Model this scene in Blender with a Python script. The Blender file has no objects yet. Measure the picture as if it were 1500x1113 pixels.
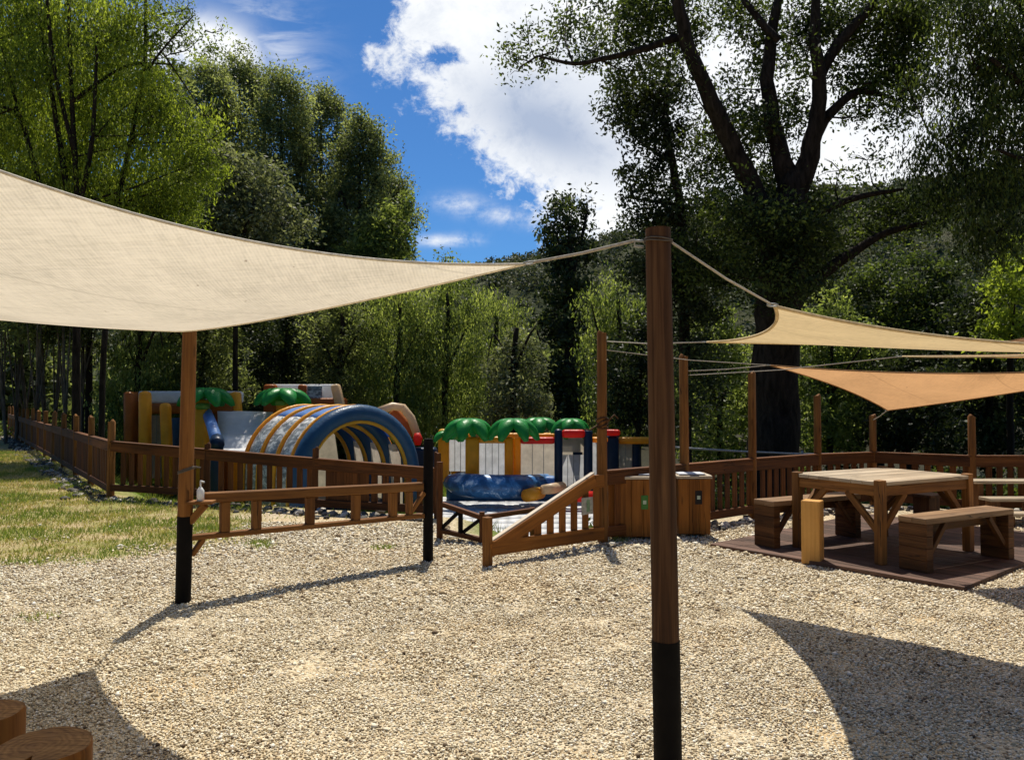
import bpy, math, random
import numpy as np
from mathutils import Vector, Matrix

random.seed(7)
rng = np.random.default_rng(7)
sc = bpy.context.scene
COL = sc.collection
PI = math.pi
V = Vector
R = math.radians

# ------------------------------------------------------------------ camera
F = 1127.0                      # focal length in photo pixels (1500 wide)
HC = 1.5                        # eye height
PITCH = math.atan((585 - 556.5) / F)
cam_d = bpy.data.cameras.new('camera')
cam = bpy.data.objects.new('camera', cam_d)
COL.objects.link(cam)
cam.location = (0, 0, HC)
cam.rotation_euler = (PI / 2 + PITCH, 0, 0)
cam_d.sensor_width = 36
cam_d.lens = 36 * F / 1500
cam_d.clip_start = 0.05
cam_d.clip_end = 2000
sc.camera = cam


def ray(px, py):
    u = (px - 750) / F
    v = (556.5 - py) / F
    return V((u, math.cos(PITCH) - v * math.sin(PITCH), math.sin(PITCH) + v * math.cos(PITCH)))


def W(px, py, Y):
    """surveyed point: seen at photo pixel px,py and standing Y metres away"""
    d = ray(px, py)
    return V((0, 0, HC)) + d * (Y / d.y)


def G(px, py, z=0.0):
    d = ray(px, py)
    return V((0, 0, HC)) + d * ((z - HC) / d.z)


# ------------------------------------------------------------------ render
sc.render.engine = 'CYCLES'
cy = sc.cycles
cy.max_bounces = 6
cy.diffuse_bounces = 3
cy.glossy_bounces = 2
cy.transmission_bounces = 4
cy.transparent_max_bounces = 10
cy.caustics_reflective = False
cy.caustics_refractive = False
cy.use_denoising = True
sc.view_settings.view_transform = 'Standard'
sc.view_settings.look = 'None'
sc.view_settings.exposure = 0.22
sc.view_settings.gamma = 1.0

# ------------------------------------------------------------------ node helpers


class NT:
    def __init__(self, tree):
        self.t = tree
        self.t.nodes.clear()

    def n(self, typ, **kw):
        x = self.t.nodes.new(typ)
        for k, v in kw.items():
            if k.startswith('_'):
                setattr(x, k[1:], v)
            else:
                key = k.replace('__', ' ')
                self.set(x, key, v)
        return x

    def set(self, node, key, v):
        s = node.inputs[int(key[1:])] if key[0] == 'i' and key[1:].isdigit() else node.inputs[key]
        if hasattr(v, 'is_output'):
            self.t.links.new(v, s)
        else:
            if isinstance(v, (tuple, list)) and len(v) == 3 and s.type == 'RGBA':
                v = (*v, 1)
            s.default_value = v

    def math(self, op, a, b=0.0, c=0.0, clamp=False):
        x = self.n('ShaderNodeMath', _operation=op, _use_clamp=clamp)
        for i, v in enumerate((a, b, c)):
            self.set(x, 'i%d' % i, v)
        return x.outputs[0]

    def vmath(self, op, a, b=(0, 0, 0)):
        x = self.n('ShaderNodeVectorMath', _operation=op)
        self.set(x, 'i0', a)
        if op == 'SCALE':
            self.set(x, 'Scale', b)
        else:
            self.set(x, 'i1', b)
        return x.outputs[0]

    def mix(self, f, a, b, blend='MIX'):
        x = self.n('ShaderNodeMix', _data_type='RGBA', _blend_type=blend)
        self.set(x, 'i0', f)
        self.set(x, 'i6', a)
        self.set(x, 'i7', b)
        return x.outputs[2]

    def noise(self, vec, scale, detail=4, rough=0.55, dist=0.0):
        x = self.n('ShaderNodeTexNoise', Scale=scale, Detail=detail, Roughness=rough, Distortion=dist)
        if vec is not None:
            self.set(x, 'Vector', vec)
        return x.outputs[0]

    def ramp(self, fac, stops, interp='LINEAR'):
        x = self.n('ShaderNodeValToRGB')
        cr = x.color_ramp
        cr.interpolation = interp
        while len(cr.elements) < len(stops):
            cr.elements.new(0.5)
        for e, (p, c) in zip(cr.elements, stops):
            e.position = p
            e.color = (*c, 1) if len(c) == 3 else c
        self.set(x, 'Fac', fac)
        return x.outputs[0]

    def smooth(self, x, lo, hi):
        m = self.n('ShaderNodeMapRange', _interpolation_type='SMOOTHSTEP')
        self.set(m, 'Value', x)
        m.inputs[1].default_value = lo
        m.inputs[2].default_value = hi
        return m.outputs[0]

    def attr(self, name, out='Fac'):
        x = self.n('ShaderNodeAttribute', _attribute_name=name)
        return x.outputs[out]

    def coord(self, out='Object'):
        return self.n('ShaderNodeTexCoord').outputs[out]

    def mapping(self, vec, scale=(1, 1, 1), rot=(0, 0, 0)):
        x = self.n('ShaderNodeMapping')
        self.set(x, 'Vector', vec)
        x.inputs['Scale'].default_value = scale
        x.inputs['Rotation'].default_value = rot
        return x.outputs[0]

    def bump(self, h, strength=0.5, dist=0.02):
        x = self.n('ShaderNodeBump', Strength=strength, Distance=dist)
        self.set(x, 'Height', h)
        return x.outputs[0]

    def out(self, sh):
        o = self.n('ShaderNodeOutputMaterial')
        self.t.links.new(sh, o.inputs[0])

    def principled(self, color, rough=0.7, normal=None, spec=0.3, metallic=0.0):
        x = self.n('ShaderNodeBsdfPrincipled')
        self.set(x, 'Base Color', color)
        self.set(x, 'Roughness', rough)
        self.set(x, 'Metallic', metallic)
        self.set(x, 'Specular IOR Level', spec)
        if normal is not None:
            self.set(x, 'Normal', normal)
        return x.outputs[0]


def newmat(name):
    m = bpy.data.materials.new(name)
    m.use_nodes = True
    return m, NT(m.node_tree)


def mat_wood(name, c_dark, c_mid, c_light, rough=0.75, var=0.35, grain=1.0):
    m, t = newmat(name)
    uv = t.coord('UV')
    rnd = t.attr('rnd')
    off = t.n('ShaderNodeCombineXYZ')
    t.set(off, 'X', t.math('MULTIPLY', rnd, 37.0))
    t.set(off, 'Y', t.math('MULTIPLY', rnd, 91.0))
    p = t.vmath('ADD', uv, off.outputs[0])
    g1 = t.noise(t.mapping(p, (1.6, 42 * grain, 1)), 1.0, 6, 0.6, 0.6)
    g2 = t.noise(t.mapping(p, (0.8, 9, 1)), 1.0, 3, 0.5, 0.3)
    blot = t.noise(t.coord('Object'), 3.0, 5, 0.6)
    k = t.math('ADD', t.math('MULTIPLY', g1, 0.55), t.math('MULTIPLY', g2, 0.45))
    col = t.ramp(k, [(0.30, c_dark), (0.50, c_mid), (0.72, c_light)])
    tint = t.math('ADD', 1.0 - var / 2, t.math('MULTIPLY', rnd, var))
    tint = t.math('MULTIPLY', tint, t.math('ADD', 0.72, t.math('MULTIPLY', blot, 0.55)))
    cc = t.n('ShaderNodeCombineXYZ')
    for a in 'XYZ':
        t.set(cc, a, tint)
    col = t.mix(1.0, col, cc.outputs[0], 'MULTIPLY')
    # drying cracks
    ck = t.math('ABSOLUTE', t.math('SUBTRACT', t.noise(t.mapping(p, (0.55, 17, 1)), 1.0, 3, .5, .5), 0.5))
    ck = t.math('MULTIPLY', t.math('SUBTRACT', 1.0, t.smooth(ck, 0.004, 0.016)), t.smooth(t.noise(t.mapping(p, (1.1, 5, 1)), 1.0, 2), .48, .60))
    col = t.mix(t.math('MULTIPLY', ck, .8), col, tuple(x * 0.3 for x in c_dark))
    # small knots
    vo = t.n('ShaderNodeTexVoronoi', Scale=1.0)
    t.set(vo, 'Vector', t.mapping(p, (2.2, 9, 1)))
    kn = t.math('SUBTRACT', 1.0, t.smooth(vo.outputs['Distance'], 0.05, 0.16))
    col = t.mix(t.math('MULTIPLY', kn, 0.55), col, tuple(x * 0.5 for x in c_dark))
    t.out(t.principled(col, rough, t.bump(t.math('SUBTRACT', k, t.math('MULTIPLY', ck, .6)), 0.5, 0.006), 0.25))
    return m


M = {}
M['post'] = mat_wood('post_wood', (0.070, 0.026, 0.006), (0.20, 0.082, 0.018), (0.31, 0.15, 0.042))
M['pole'] = mat_wood('pole_wood', (0.014, 0.006, 0.003), (0.066, 0.028, 0.010), (0.18, 0.090, 0.036))
M['fence'] = mat_wood('stained_fence_wood', (0.030, 0.010, 0.003), (0.105, 0.036, 0.008), (0.19, 0.073, 0.019), 0.7, 0.6)
M['ramp'] = mat_wood('orange_stained_wood', (0.085, 0.028, 0.004), (0.235, 0.085, 0.012), (0.33, 0.135, 0.024), 0.7, 0.4)
M['table'] = mat_wood('table_wood', (0.055, 0.024, 0.008), (0.20, 0.088, 0.022), (0.34, 0.17, 0.050), 0.65, 0.5)
M['tabletop'] = mat_wood('weathered_top_wood', (0.19, 0.14, 0.09), (0.44, 0.36, 0.255), (0.62, 0.54, 0.42), 0.36, 0.4)
M['bench'] = mat_wood('bench_wood', (0.028, 0.012, 0.005), (0.105, 0.045, 0.014), (0.21, 0.098, 0.032), 0.65, 0.5)
M['seat'] = mat_wood('worn_sunlit_seat_wood', (0.08, 0.042, 0.02), (0.22, 0.13, 0.065), (0.40, 0.28, 0.165), 0.5, 0.4)  # paler than the bench ends: sun on the seats put into the colour
M['newwood'] = mat_wood('fresh_cut_wood', (0.32, 0.15, 0.035), (0.56, 0.29, 0.075), (0.66, 0.38, 0.12), 0.7, 0.15)
M['cap'] = mat_wood('pale_cap_wood', (0.26, 0.19, 0.12), (0.48, 0.40, 0.29), (0.62, 0.55, 0.44), 0.6, 0.2)  # paler wood for the sloping cap rail and bin rims


def simple(name, col, rough=0.6, spec=0.3, nscale=8.0, namt=0.25, bumpamt=0.0):
    m, t = newmat(name)
    n = t.noise(t.coord('Object'), nscale, 5, 0.6)
    a = tuple(c * (1 - namt) for c in col)
    b = tuple(min(1, c * (1 + namt)) for c in col)
    c = t.ramp(n, [(0.3, a), (0.7, b)])
    t.out(t.principled(c, rough, t.bump(n, bumpamt, 0.02) if bumpamt else None, spec))
    return m


M['black'] = simple('black_bitumen_paint', (0.0055, 0.0045, 0.004), 0.75, 0.12, 14, 0.4, 0.2)
M['rope'] = simple('rope_fibre', (0.42, 0.38, 0.32), 0.9, 0.1, 60)
M['wire'] = simple('grey_wire', (0.30, 0.31, 0.30), 0.5, 0.4, 30)
M['strap'] = simple('dark_strap', (0.10, 0.085, 0.07), 0.8, 0.2, 30)
M['white_plastic'] = simple('white_plastic', (0.75, 0.76, 0.76), 0.35, 0.4, 10, 0.06)
M['grey_plastic'] = simple('grey_lid_plastic', (0.62, 0.64, 0.66), 0.4, 0.4, 10, 0.1)
M['dark'] = simple('dark_interior', (0.02, 0.018, 0.016), 0.8)
M['sign'] = simple('weathered_sign_face', (0.34, 0.34, 0.30), 0.6, 0.3, 25, 0.35)
M['sign_green'] = simple('faded_green_print', (0.16, 0.26, 0.15), 0.6, 0.3, 30, 0.3)
M['green_plate'] = simple('green_plate', (0.045, 0.17, 0.03), 0.5, 0.3, 20, 0.2)
M['pale_mark'] = simple('pale_mark', (0.45, 0.55, 0.42), 0.6, 0.3, 20, 0.2)
M['bark'] = None


def mat_bark(name, a, b):
    m, t = newmat(name)
    p = t.mapping(t.coord('Object'), (5, 5, 1.2))
    n = t.noise(p, 2.2, 7, 0.65, 0.4)
    c = t.ramp(n, [(0.35, a), (0.65, b)])
    t.out(t.principled(c, 0.9, t.bump(n, 0.9, 0.06), 0.1))
    return m


M['bark'] = mat_bark('dark_bark', (0.012, 0.009, 0.006), (0.045, 0.034, 0.025))
M['bark_pale'] = mat_bark('grey_bark', (0.06, 0.05, 0.04), (0.17, 0.145, 0.115))


def mat_leaf(name, dark, mid, light, trans=0.45, tmul=1.6):
    m, t = newmat(name)
    k = t.attr('tint')
    c = t.ramp(k, [(0.05, dark), (0.5, mid), (0.95, light)])
    d = t.principled(c, 0.55, None, 0.25)
    tc = t.mix(1.0, c, (tmul * 1.0, tmul * 1.0, tmul * 0.55), 'MULTIPLY')
    tr = t.n('ShaderNodeBsdfTranslucent')
    t.set(tr, 'Color', tc)
    mx = t.n('ShaderNodeMixShader')
    t.set(mx, 'i0', trans)
    t.set(mx, 'i1', d)
    t.set(mx, 'i2', tr.outputs[0])
    t.out(mx.outputs[0])
    return m


LS = 0.74
LM = 1.7
LEAF = {
    'yellow': mat_leaf('yellow_green_leaves', (0.070, 0.098, 0.014), (0.155, 0.20, 0.026), (0.26, 0.31, 0.050), 0.52, 2.0),
    'poplar': mat_leaf('poplar_leaves', (0.042, 0.054, 0.022), (0.11, 0.132, 0.052), (0.22, 0.245, 0.115), 0.50, 2.1),
    'olive': mat_leaf('grey_green_leaves', (0.065, 0.078, 0.040), (0.13, 0.15, 0.08), (0.24, 0.255, 0.16), 0.42, 1.5),
    'willow': mat_leaf('willow_leaves', (0.060, 0.084, 0.022), (0.155, 0.195, 0.055), (0.29, 0.33, 0.115), 0.52, 1.9),
    'dark': mat_leaf('dark_evergreen_leaves', (0.014, 0.022, 0.009), (0.034, 0.048, 0.017), (0.085, 0.11, 0.038), 0.32, 1.5),
    'plane': mat_leaf('broad_tree_leaves', (0.018, 0.029, 0.009), (0.050, 0.072, 0.018), (0.13, 0.17, 0.038), 0.40, 1.7),
    'scrub': mat_leaf('hill_scrub_leaves', (0.035, 0.045, 0.020), (0.075, 0.088, 0.042), (0.14, 0.15, 0.085), 0.25, 1.4),
}

# ------------------------------------------------------------------ mesh builder


class MB:
    def __init__(self):
        self.v, self.f, self.uv, self.r = [], [], [], []

    def face(self, idx, uvs, rnd):
        self.f.append(tuple(idx))
        self.uv.extend(uvs)
        self.r.append(rnd)

    def box8(self, P, rnd=None, L=1, w=1, h=1):
        """P: 8 corners, first four the start cap, next four the end cap"""
        rnd = random.random() if rnd is None else rnd
        b = len(self.v)
        self.v.extend([tuple(p) for p in P])
        self.face([b + 3, b + 2, b + 1, b], [(0, 0), (w * .02, 0), (w * .02, h), (0, h)], rnd)
        self.face([b + 4, b + 5, b + 6, b + 7], [(0, 0), (w * .02, 0), (w * .02, h), (0, h)], rnd)
        o = 0
        for i in range(4):
            j = (i + 1) % 4
            s = (Vector(P[j]) - Vector(P[i])).length
            self.face([b + i, b + j, b + 4 + j, b + 4 + i], [(0, o), (0, o + s), (L, o + s), (L, o)], rnd)
            o += s
        return self

    def beam(self, p0, p1, w, h, up=(0, 0, 1), rnd=None):
        """box from p0 to p1; w across, h along 'up'"""
        p0, p1 = V(p0), V(p1)
        a = (p1 - p0)
        L = a.length
        a = a.normalized()
        up = V(up)
        s = a.cross(up)
        if s.length < 1e-4:
            s = a.cross(V((1, 0, 0)))
        s.normalize()
        u = s.cross(a).normalized()
        q = [(-w / 2, -h / 2), (w / 2, -h / 2), (w / 2, h / 2), (-w / 2, h / 2)]
        P = [p0 + s * x + u * y for x, y in q] + [p1 + s * x + u * y for x, y in q]
        return self.box8(P, rnd, L, w, h)

    def post(self, x, y, z0, z1, w, d=None, dirx=(1, 0, 0), rnd=None):
        d = d or w
        return self.beam((x, y, z0), (x, y, z1), w, d, V((0, 0, 1)).cross(V(dirx)), rnd)

    def tube(self, pts, radii, n=10, caps=True, rnd=None, wob=0.0):
        rnd = random.random() if rnd is None else rnd
        pts = [V(p) for p in pts]
        if not hasattr(radii, '__len__'):
            radii = [radii] * len(pts)
        b = len(self.v)
        T = []
        for i in range(len(pts)):
            t = pts[min(i + 1, len(pts) - 1)] - pts[max(i - 1, 0)]
            T.append(t.normalized())
        ref = V((0, 0, 1)) if abs(T[0].z) < 0.9 else V((1, 0, 0))
        s = T[0].cross(ref).normalized()
        l = 0
        ls = []
        for i, p in enumerate(pts):
            if i:
                l += (p - pts[i - 1]).length
                s = (s - T[i] * s.dot(T[i])).normalized()
            ls.append(l)
            u = T[i].cross(s)
            for k in range(n):
                a = 2 * PI * k / n
                rr = radii[i] * (1 + (random.uniform(-wob, wob) if wob else 0))
                self.v.append(tuple(p + (s * math.cos(a) + u * math.sin(a)) * rr))
        for i in range(len(pts) - 1):
            c = 2 * PI * radii[i]
            for k in range(n):
                k2 = (k + 1) % n
                self.face([b + i * n + k, b + i * n + k2, b + (i + 1) * n + k2, b + (i + 1) * n + k],
                          [(ls[i], c * k / n), (ls[i], c * (k + 1) / n), (ls[i + 1], c * (k + 1) / n), (ls[i + 1], c * k / n)], rnd)
        if caps:
            for i, rev in ((0, True), (len(pts) - 1, False)):
                idx = [b + i * n + k for k in range(n)]
                uv = [(radii[i] * math.cos(2 * PI * k / n) * .1, radii[i] * math.sin(2 * PI * k / n)) for k in range(n)]
                if rev:
                    idx.reverse()
                    uv.reverse()
                self.face(idx, uv, rnd)
        return self

    def quad(self, a, b, c, d, rnd=None):
        i = len(self.v)
        self.v.extend([tuple(a), tuple(b), tuple(c), tuple(d)])
        w = (V(b) - V(a)).length
        h = (V(d) - V(a)).length
        self.face([i, i + 1, i + 2, i + 3], [(0, 0), (w, 0), (w, h), (0, h)], random.random() if rnd is None else rnd)
        return self

    def build(self, name, mat, parent=None, smooth=False, bevel=0.0, seg=1, autosmooth=None):
        me = bpy.data.meshes.new(name)
        org = parent['_org'] if parent is not None and '_org' in parent else None
        o3 = V(org) if org is not None else V((0, 0, 0))
        me.from_pydata([(x - o3.x, y - o3.y, z - o3.z) for x, y, z in self.v], [], self.f)
        uvl = me.uv_layers.new(name='UVMap')
        uvl.data.foreach_set('uv', np.array(self.uv, np.float32).ravel())
        at = me.attributes.new('rnd', 'FLOAT', 'FACE')
        at.data.foreach_set('value', np.array(self.r, np.float32))
        if smooth:
            me.polygons.foreach_set('use_smooth', [True] * len(me.polygons))
        me.materials.append(mat)
        me.update()
        o = bpy.data.objects.new(name, me)
        COL.objects.link(o)
        if parent is not None:
            o.parent = parent
            if org is not None:
                o['_org'] = org
        if bevel:
            bv = o.modifiers.new('bevel', 'BEVEL')
            bv.width = bevel
            bv.segments = seg
            bv.limit_method = 'ANGLE'
            bv.angle_limit = R(40)
            bv.harden_normals = False
        if autosmooth:
            me.polygons.foreach_set('use_smooth', [True] * len(me.polygons))
            me.set_sharp_from_angle(angle=R(autosmooth))
        return o


def tag(o, label=None, cat=None, group=None, kind=None):
    if label:
        o['label'] = label
    if cat:
        o['category'] = cat
    if group:
        o['group'] = group
    if kind:
        o['kind'] = kind
    return o


def thing(name, label, cat, loc, group=None):
    o = bpy.data.objects.new(name, None)
    o.empty_display_size = 0.2
    COL.objects.link(o)
    o.location = loc
    o['_org'] = tuple(loc)
    return tag(o, label, cat, group)


def npmesh(name, verts, nper, mat, attrs=None, parent=None, smooth=False):
    """verts (N*nper,3) as N separate polygons of nper corners; attrs {name: per-face array}"""
    verts = np.asarray(verts, np.float32)
    if parent is not None and '_org' in parent:
        verts = verts - np.array(parent['_org'], np.float32)
    nf = len(verts) // nper
    me = bpy.data.meshes.new(name)
    me.vertices.add(len(verts))
    me.vertices.foreach_set('co', verts.ravel())
    me.loops.add(len(verts))
    me.loops.foreach_set('vertex_index', np.arange(len(verts), dtype=np.int32))
    me.polygons.add(nf)
    me.polygons.foreach_set('loop_start', np.arange(nf, dtype=np.int32) * nper)
    for k, a in (attrs or {}).items():
        at = me.attributes.new(k, 'FLOAT', 'FACE')
        at.data.foreach_set('value', np.asarray(a, np.float32))
    me.materials.append(mat)
    me.update(calc_edges=True)
    o = bpy.data.objects.new(name, me)
    COL.objects.link(o)
    if parent is not None:
        o.parent = parent
    return o


def idxmesh(name, verts, faces, mat, attrs=None, parent=None, smooth=False):
    """numpy indexed mesh, faces (N,k)"""
    verts = np.asarray(verts, np.float32)
    if parent is not None and '_org' in parent:
        verts = verts - np.array(parent['_org'], np.float32)
    faces = np.asarray(faces, np.int32)
    nf, k = faces.shape
    me = bpy.data.meshes.new(name)
    me.vertices.add(len(verts))
    me.vertices.foreach_set('co', verts.ravel())
    me.loops.add(nf * k)
    me.loops.foreach_set('vertex_index', faces.ravel())
    me.polygons.add(nf)
    me.polygons.foreach_set('loop_start', np.arange(nf, dtype=np.int32) * k)
    for nme, (dom, a) in (attrs or {}).items():
        at = me.attributes.new(nme, 'FLOAT', dom)
        at.data.foreach_set('value', np.asarray(a, np.float32))
    if smooth:
        me.polygons.foreach_set('use_smooth', np.ones(nf, bool))
    me.materials.append(mat)
    me.update(calc_edges=True)
    me.validate()
    o = bpy.data.objects.new(name, me)
    COL.objects.link(o)
    if parent is not None:
        o.parent = parent
    return o


def vnoise(x, y, seed=0):
    """value noise, vectorised"""
    x = np.asarray(x, float)
    y = np.asarray(y, float)
    xi = np.floor(x).astype(np.int64)
    yi = np.floor(y).astype(np.int64)
    fx = x - xi
    fy = y - yi
    fx = fx * fx * (3 - 2 * fx)
    fy = fy * fy * (3 - 2 * fy)

    def h(a, b):
        n = (a * 374761393 + b * 668265263 + seed * 1274126177) & 0x7fffffff
        n = ((n ^ (n >> 13)) * 1274126177) & 0x7fffffff
        return ((n ^ (n >> 16)) & 0xffff) / 65535.0
    return (h(xi, yi) * (1 - fx) + h(xi + 1, yi) * fx) * (1 - fy) + (h(xi, yi + 1) * (1 - fx) + h(xi + 1, yi + 1) * fx) * fy


def fbm(x, y, seed=0, o=4):
    s = 0
    a = 0.5
    for i in range(o):
        s = s + a * vnoise(x * 2 ** i, y * 2 ** i, seed + i)
        a *= 0.5
    return s / (1 - 0.5 ** o)


# ------------------------------------------------------------------ world
SUN_EL = 65.0
w = bpy.data.worlds.new('World')
sc.world = w
w.use_nodes = True
t = NT(w.node_tree)
sky = t.n('ShaderNodeTexSky', _sky_type='NISHITA')
sky.sun_disc = False
sky.sun_elevation = R(SUN_EL)
sky.sun_rotation = 0.0
sky.altitude = 300
sky.air_density = 1.0
sky.dust_density = 0.3
sky.ozone_density = 3.0
SKYS = 0.06
d = t.coord('Generated')
sp = t.n('ShaderNodeSeparateXYZ')
t.set(sp, 'i0', d)
yy = t.math('MAXIMUM', sp.outputs[1], 0.08)
u = t.math('DIVIDE', sp.outputs[0], yy)
v = t.math('DIVIDE', sp.outputs[2], yy)
uvc = t.n('ShaderNodeCombineXYZ')
t.set(uvc, 'X', u)
t.set(uvc, 'Y', v)
uv = uvc.outputs[0]
front = t.math('GREATER_THAN', sp.outputs[1], 0.1)


def gauss(cx, cy_, rx, ry, rot=0.0):
    px = t.math('SUBTRACT', u, (cx - 750) / F)
    py = t.math('SUBTRACT', v, (585 - cy_) / F)
    ca, sa = math.cos(rot), math.sin(rot)
    a = t.math('ADD', t.math('MULTIPLY', px, ca / (rx / F)), t.math('MULTIPLY', py, sa / (rx / F)))
    b = t.math('ADD', t.math('MULTIPLY', px, -sa / (ry / F)), t.math('MULTIPLY', py, ca / (ry / F)))
    q = t.math('ADD', t.math('MULTIPLY', a, a), t.math('MULTIPLY', b, b))
    return t.math('EXPONENT', t.math('MULTIPLY', q, -1.0))


n_fine = t.noise(t.mapping(uv, (1, 1, 1), (0, 0, 0.75)), 20, 10, 0.72, 0.3)
n_str = t.noise(t.mapping(uv, (9, 26, 1), (0, 0, 0.7)), 1.0, 8, 0.62, 0.8)
n_big = t.noise(uv, 6, 5, 0.55, 0.3)
s_line = t.math('ADD', t.math('MULTIPLY', t.math('ADD', u, 0.236), 0.70), t.math('MULTIPLY', t.math('SUBTRACT', v, 0.4836), 0.712))
nn = t.math('ADD', t.math('MULTIPLY', n_fine, 0.6), t.math('MULTIPLY', n_str, 0.4))
n_mid = t.noise(t.mapping(uv, (1, 1, 1), (0, 0, 0.4)), 8.5, 6, 0.6, 0.6)
n_cur = t.noise(uv, 46, 5, 0.65, 0.5)
nn = t.math('ADD', t.math('MULTIPLY', nn, 0.6), t.math('MULTIPLY', n_mid, 0.4))
edge = t.math('ADD', s_line, t.math('MULTIPLY', t.math('SUBTRACT', nn, 0.5), 0.40))
edge = t.math('ADD', edge, t.math('MULTIPLY', t.math('SUBTRACT', n_cur, 0.5), 0.12))
edge = t.math('SUBTRACT', edge, t.math('MULTIPLY', gauss(655, 78, 34, 24, -0.5), 0.085))
edge = t.math('SUBTRACT', edge, t.math('MULTIPLY', gauss(1040, 45, 45, 50, 0.0), 0.26))
edge = t.math('SUBTRACT', edge, t.math('MULTIPLY', gauss(480, 5, 95, 40), 0.16))
edge = t.math('SUBTRACT', edge, t.math('MULTIPLY', gauss(1260, 40, 60, 60), 0.22))
edge = t.math('SUBTRACT', edge, t.math('MULTIPLY', t.smooth(v, 0.58, 0.90), 0.9))
edge = t.math('SUBTRACT', edge, t.math('MULTIPLY', t.smooth(u, 0.75, 1.1), 0.9))
mask = t.smooth(edge, -0.008, 0.055)
# detached wisps under the bank and the small cloud on the left
wis = t.math('ADD', gauss(670, 295, 34, 12), t.math('ADD', gauss(745, 316, 60, 13, -0.1), t.math('ADD', gauss(640, 352, 26, 8), gauss(685, 350, 22, 9))))
wis = t.math('MULTIPLY', wis, t.smooth(nn, 0.40, 0.62))
lft = t.math('MULTIPLY', t.math('ADD', gauss(325, 75, 52, 34, -0.4), gauss(250, 60, 90, 45)), t.smooth(nn, 0.30, 0.55))
cir = t.math('MULTIPLY', gauss(395, 50, 85, 55, -0.9), t.math('MULTIPLY', t.smooth(n_str, 0.35, 0.7), 0.55))
mask = t.math('MAXIMUM', mask, t.math('MAXIMUM', t.math('MULTIPLY', wis, 1.1), t.math('MAXIMUM', t.math('MULTIPLY', lft, 1.2), cir)), clamp=True)
back = t.smooth(t.noise(d, 2.6, 7, 0.6, 0.3), 0.66, 0.80)
mask = t.math('ADD', t.math('MULTIPLY', mask, front), t.math('MULTIPLY', back, t.math('SUBTRACT', 1.0, front)), clamp=True)
thick = t.math('ADD', t.math('MULTIPLY', gauss(800, 185, 130, 50, -0.45), 1.0), t.math('ADD', t.math('MULTIPLY', gauss(860, 120, 120, 50, -0.2), 0.35), t.math('MULTIPLY', t.smooth(t.math('ADD', t.math('MULTIPLY', n_big, .5), t.math('MULTIPLY', n_fine, .5)), 0.44, 0.66), 0.36)), clamp=True)
CL = 0.90 / SKYS
ccol = t.mix(thick, (CL * 0.98, CL * 1.0, CL * 1.02), (CL * 0.42, CL * 0.50, CL * 0.66))
skyc = t.mix(1.0, sky.outputs[0], (0.54, 1.02, 1.50), 'MULTIPLY')
col = t.mix(mask, skyc, ccol)
bg = t.n('ShaderNodeBackground', Strength=SKYS)
t.set(bg, 'Color', col)
wo = t.n('ShaderNodeOutputWorld')
t.t.links.new(bg.outputs[0], wo.inputs[0])

sl = bpy.data.lights.new('sun', 'SUN')
sl.energy = 5.0
sl.angle = R(0.5)
sl.color = (1.0, 0.93, 0.82)
so = bpy.data.objects.new('sun', sl)
COL.objects.link(so)
so.rotation_euler = (R(-(90 - SUN_EL)), 0, 0)
so.location = (0, 60, 120)

# ------------------------------------------------------------------ terrain
FENCE_A = [(-6.06 - 0.587 * 28, 11.65 + 0.81 * 28), (-6.06, 11.65), (-0.94, 9.75)]
FENCE_B = [(0.95, 8.1), (2.0, 8.95), (3.05, 9.8), (4.2, 10.6), (5.15, 11.0), (6.15, 10.3), (8.6, 10.3)]
EDGE = FENCE_A + [(-0.86, 8.75), (-0.36, 8.2), (0.62, 7.95)] + FENCE_B + [(40, 10.5)]
POLY = np.array([(-60, 60)] + EDGE + [(60, -60), (-60, -60)], float)


def outside_dist(x, y):
    """distance outside the terrace polygon (0 inside)"""
    x = np.asarray(x, float)
    y = np.asarray(y, float)
    ins = np.zeros(x.shape, bool)
    dmin = np.full(x.shape, 1e9)
    n = len(POLY)
    for i in range(n):
        x0, y0 = POLY[i]
        x1, y1 = POLY[(i + 1) % n]
        c = ((y0 > y) != (y1 > y)) & (x < (x1 - x0) * (y - y0) / ((y1 - y0) + 1e-12) + x0)
        ins ^= c
        dx, dy = x1 - x0, y1 - y0
        tt = np.clip(((x - x0) * dx + (y - y0) * dy) / (dx * dx + dy * dy), 0, 1)
        dmin = np.minimum(dmin, np.hypot(x - x0 - tt * dx, y - y0 - tt * dy))
    return np.where(ins, 0, dmin)


def sstep(x, a, b):
    k = np.clip((x - a) / (b - a), 0, 1)
    return k * k * (3 - 2 * k)


def tz(x, y):
    dd = outside_dist(x, y)
    return -1.5 * sstep(dd, 0.12, 3.0) + 0.055 * (fbm(np.asarray(x) * .9, np.asarray(y) * .9, 3) - .5) * (np.asarray(dd) < 0.1)


def grass_amount(x, y):
    """where the upper lawn grows (0..1)"""
    x = np.asarray(x, float)
    y = np.asarray(y, float)
    # boundary runs from the near left to the counter's right end
    b = y - (6.35 + 0.30 * (x + 4.5))
    k = sstep(b + (fbm(x * 1.1, y * 1.1, 11) - .5) * 1.8, -0.2, 1.6)
    k2 = sstep(-2.9 - x + (fbm(x * .9, y * .9, 5) - .5) * 1.5, -1.0, 1.2)
    mid = 0.34 * sstep(y, 8.0, 9.2) * sstep(1.4 - x, 0, 1)
    return np.clip(np.maximum(k * k2, mid), 0, 1)


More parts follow.
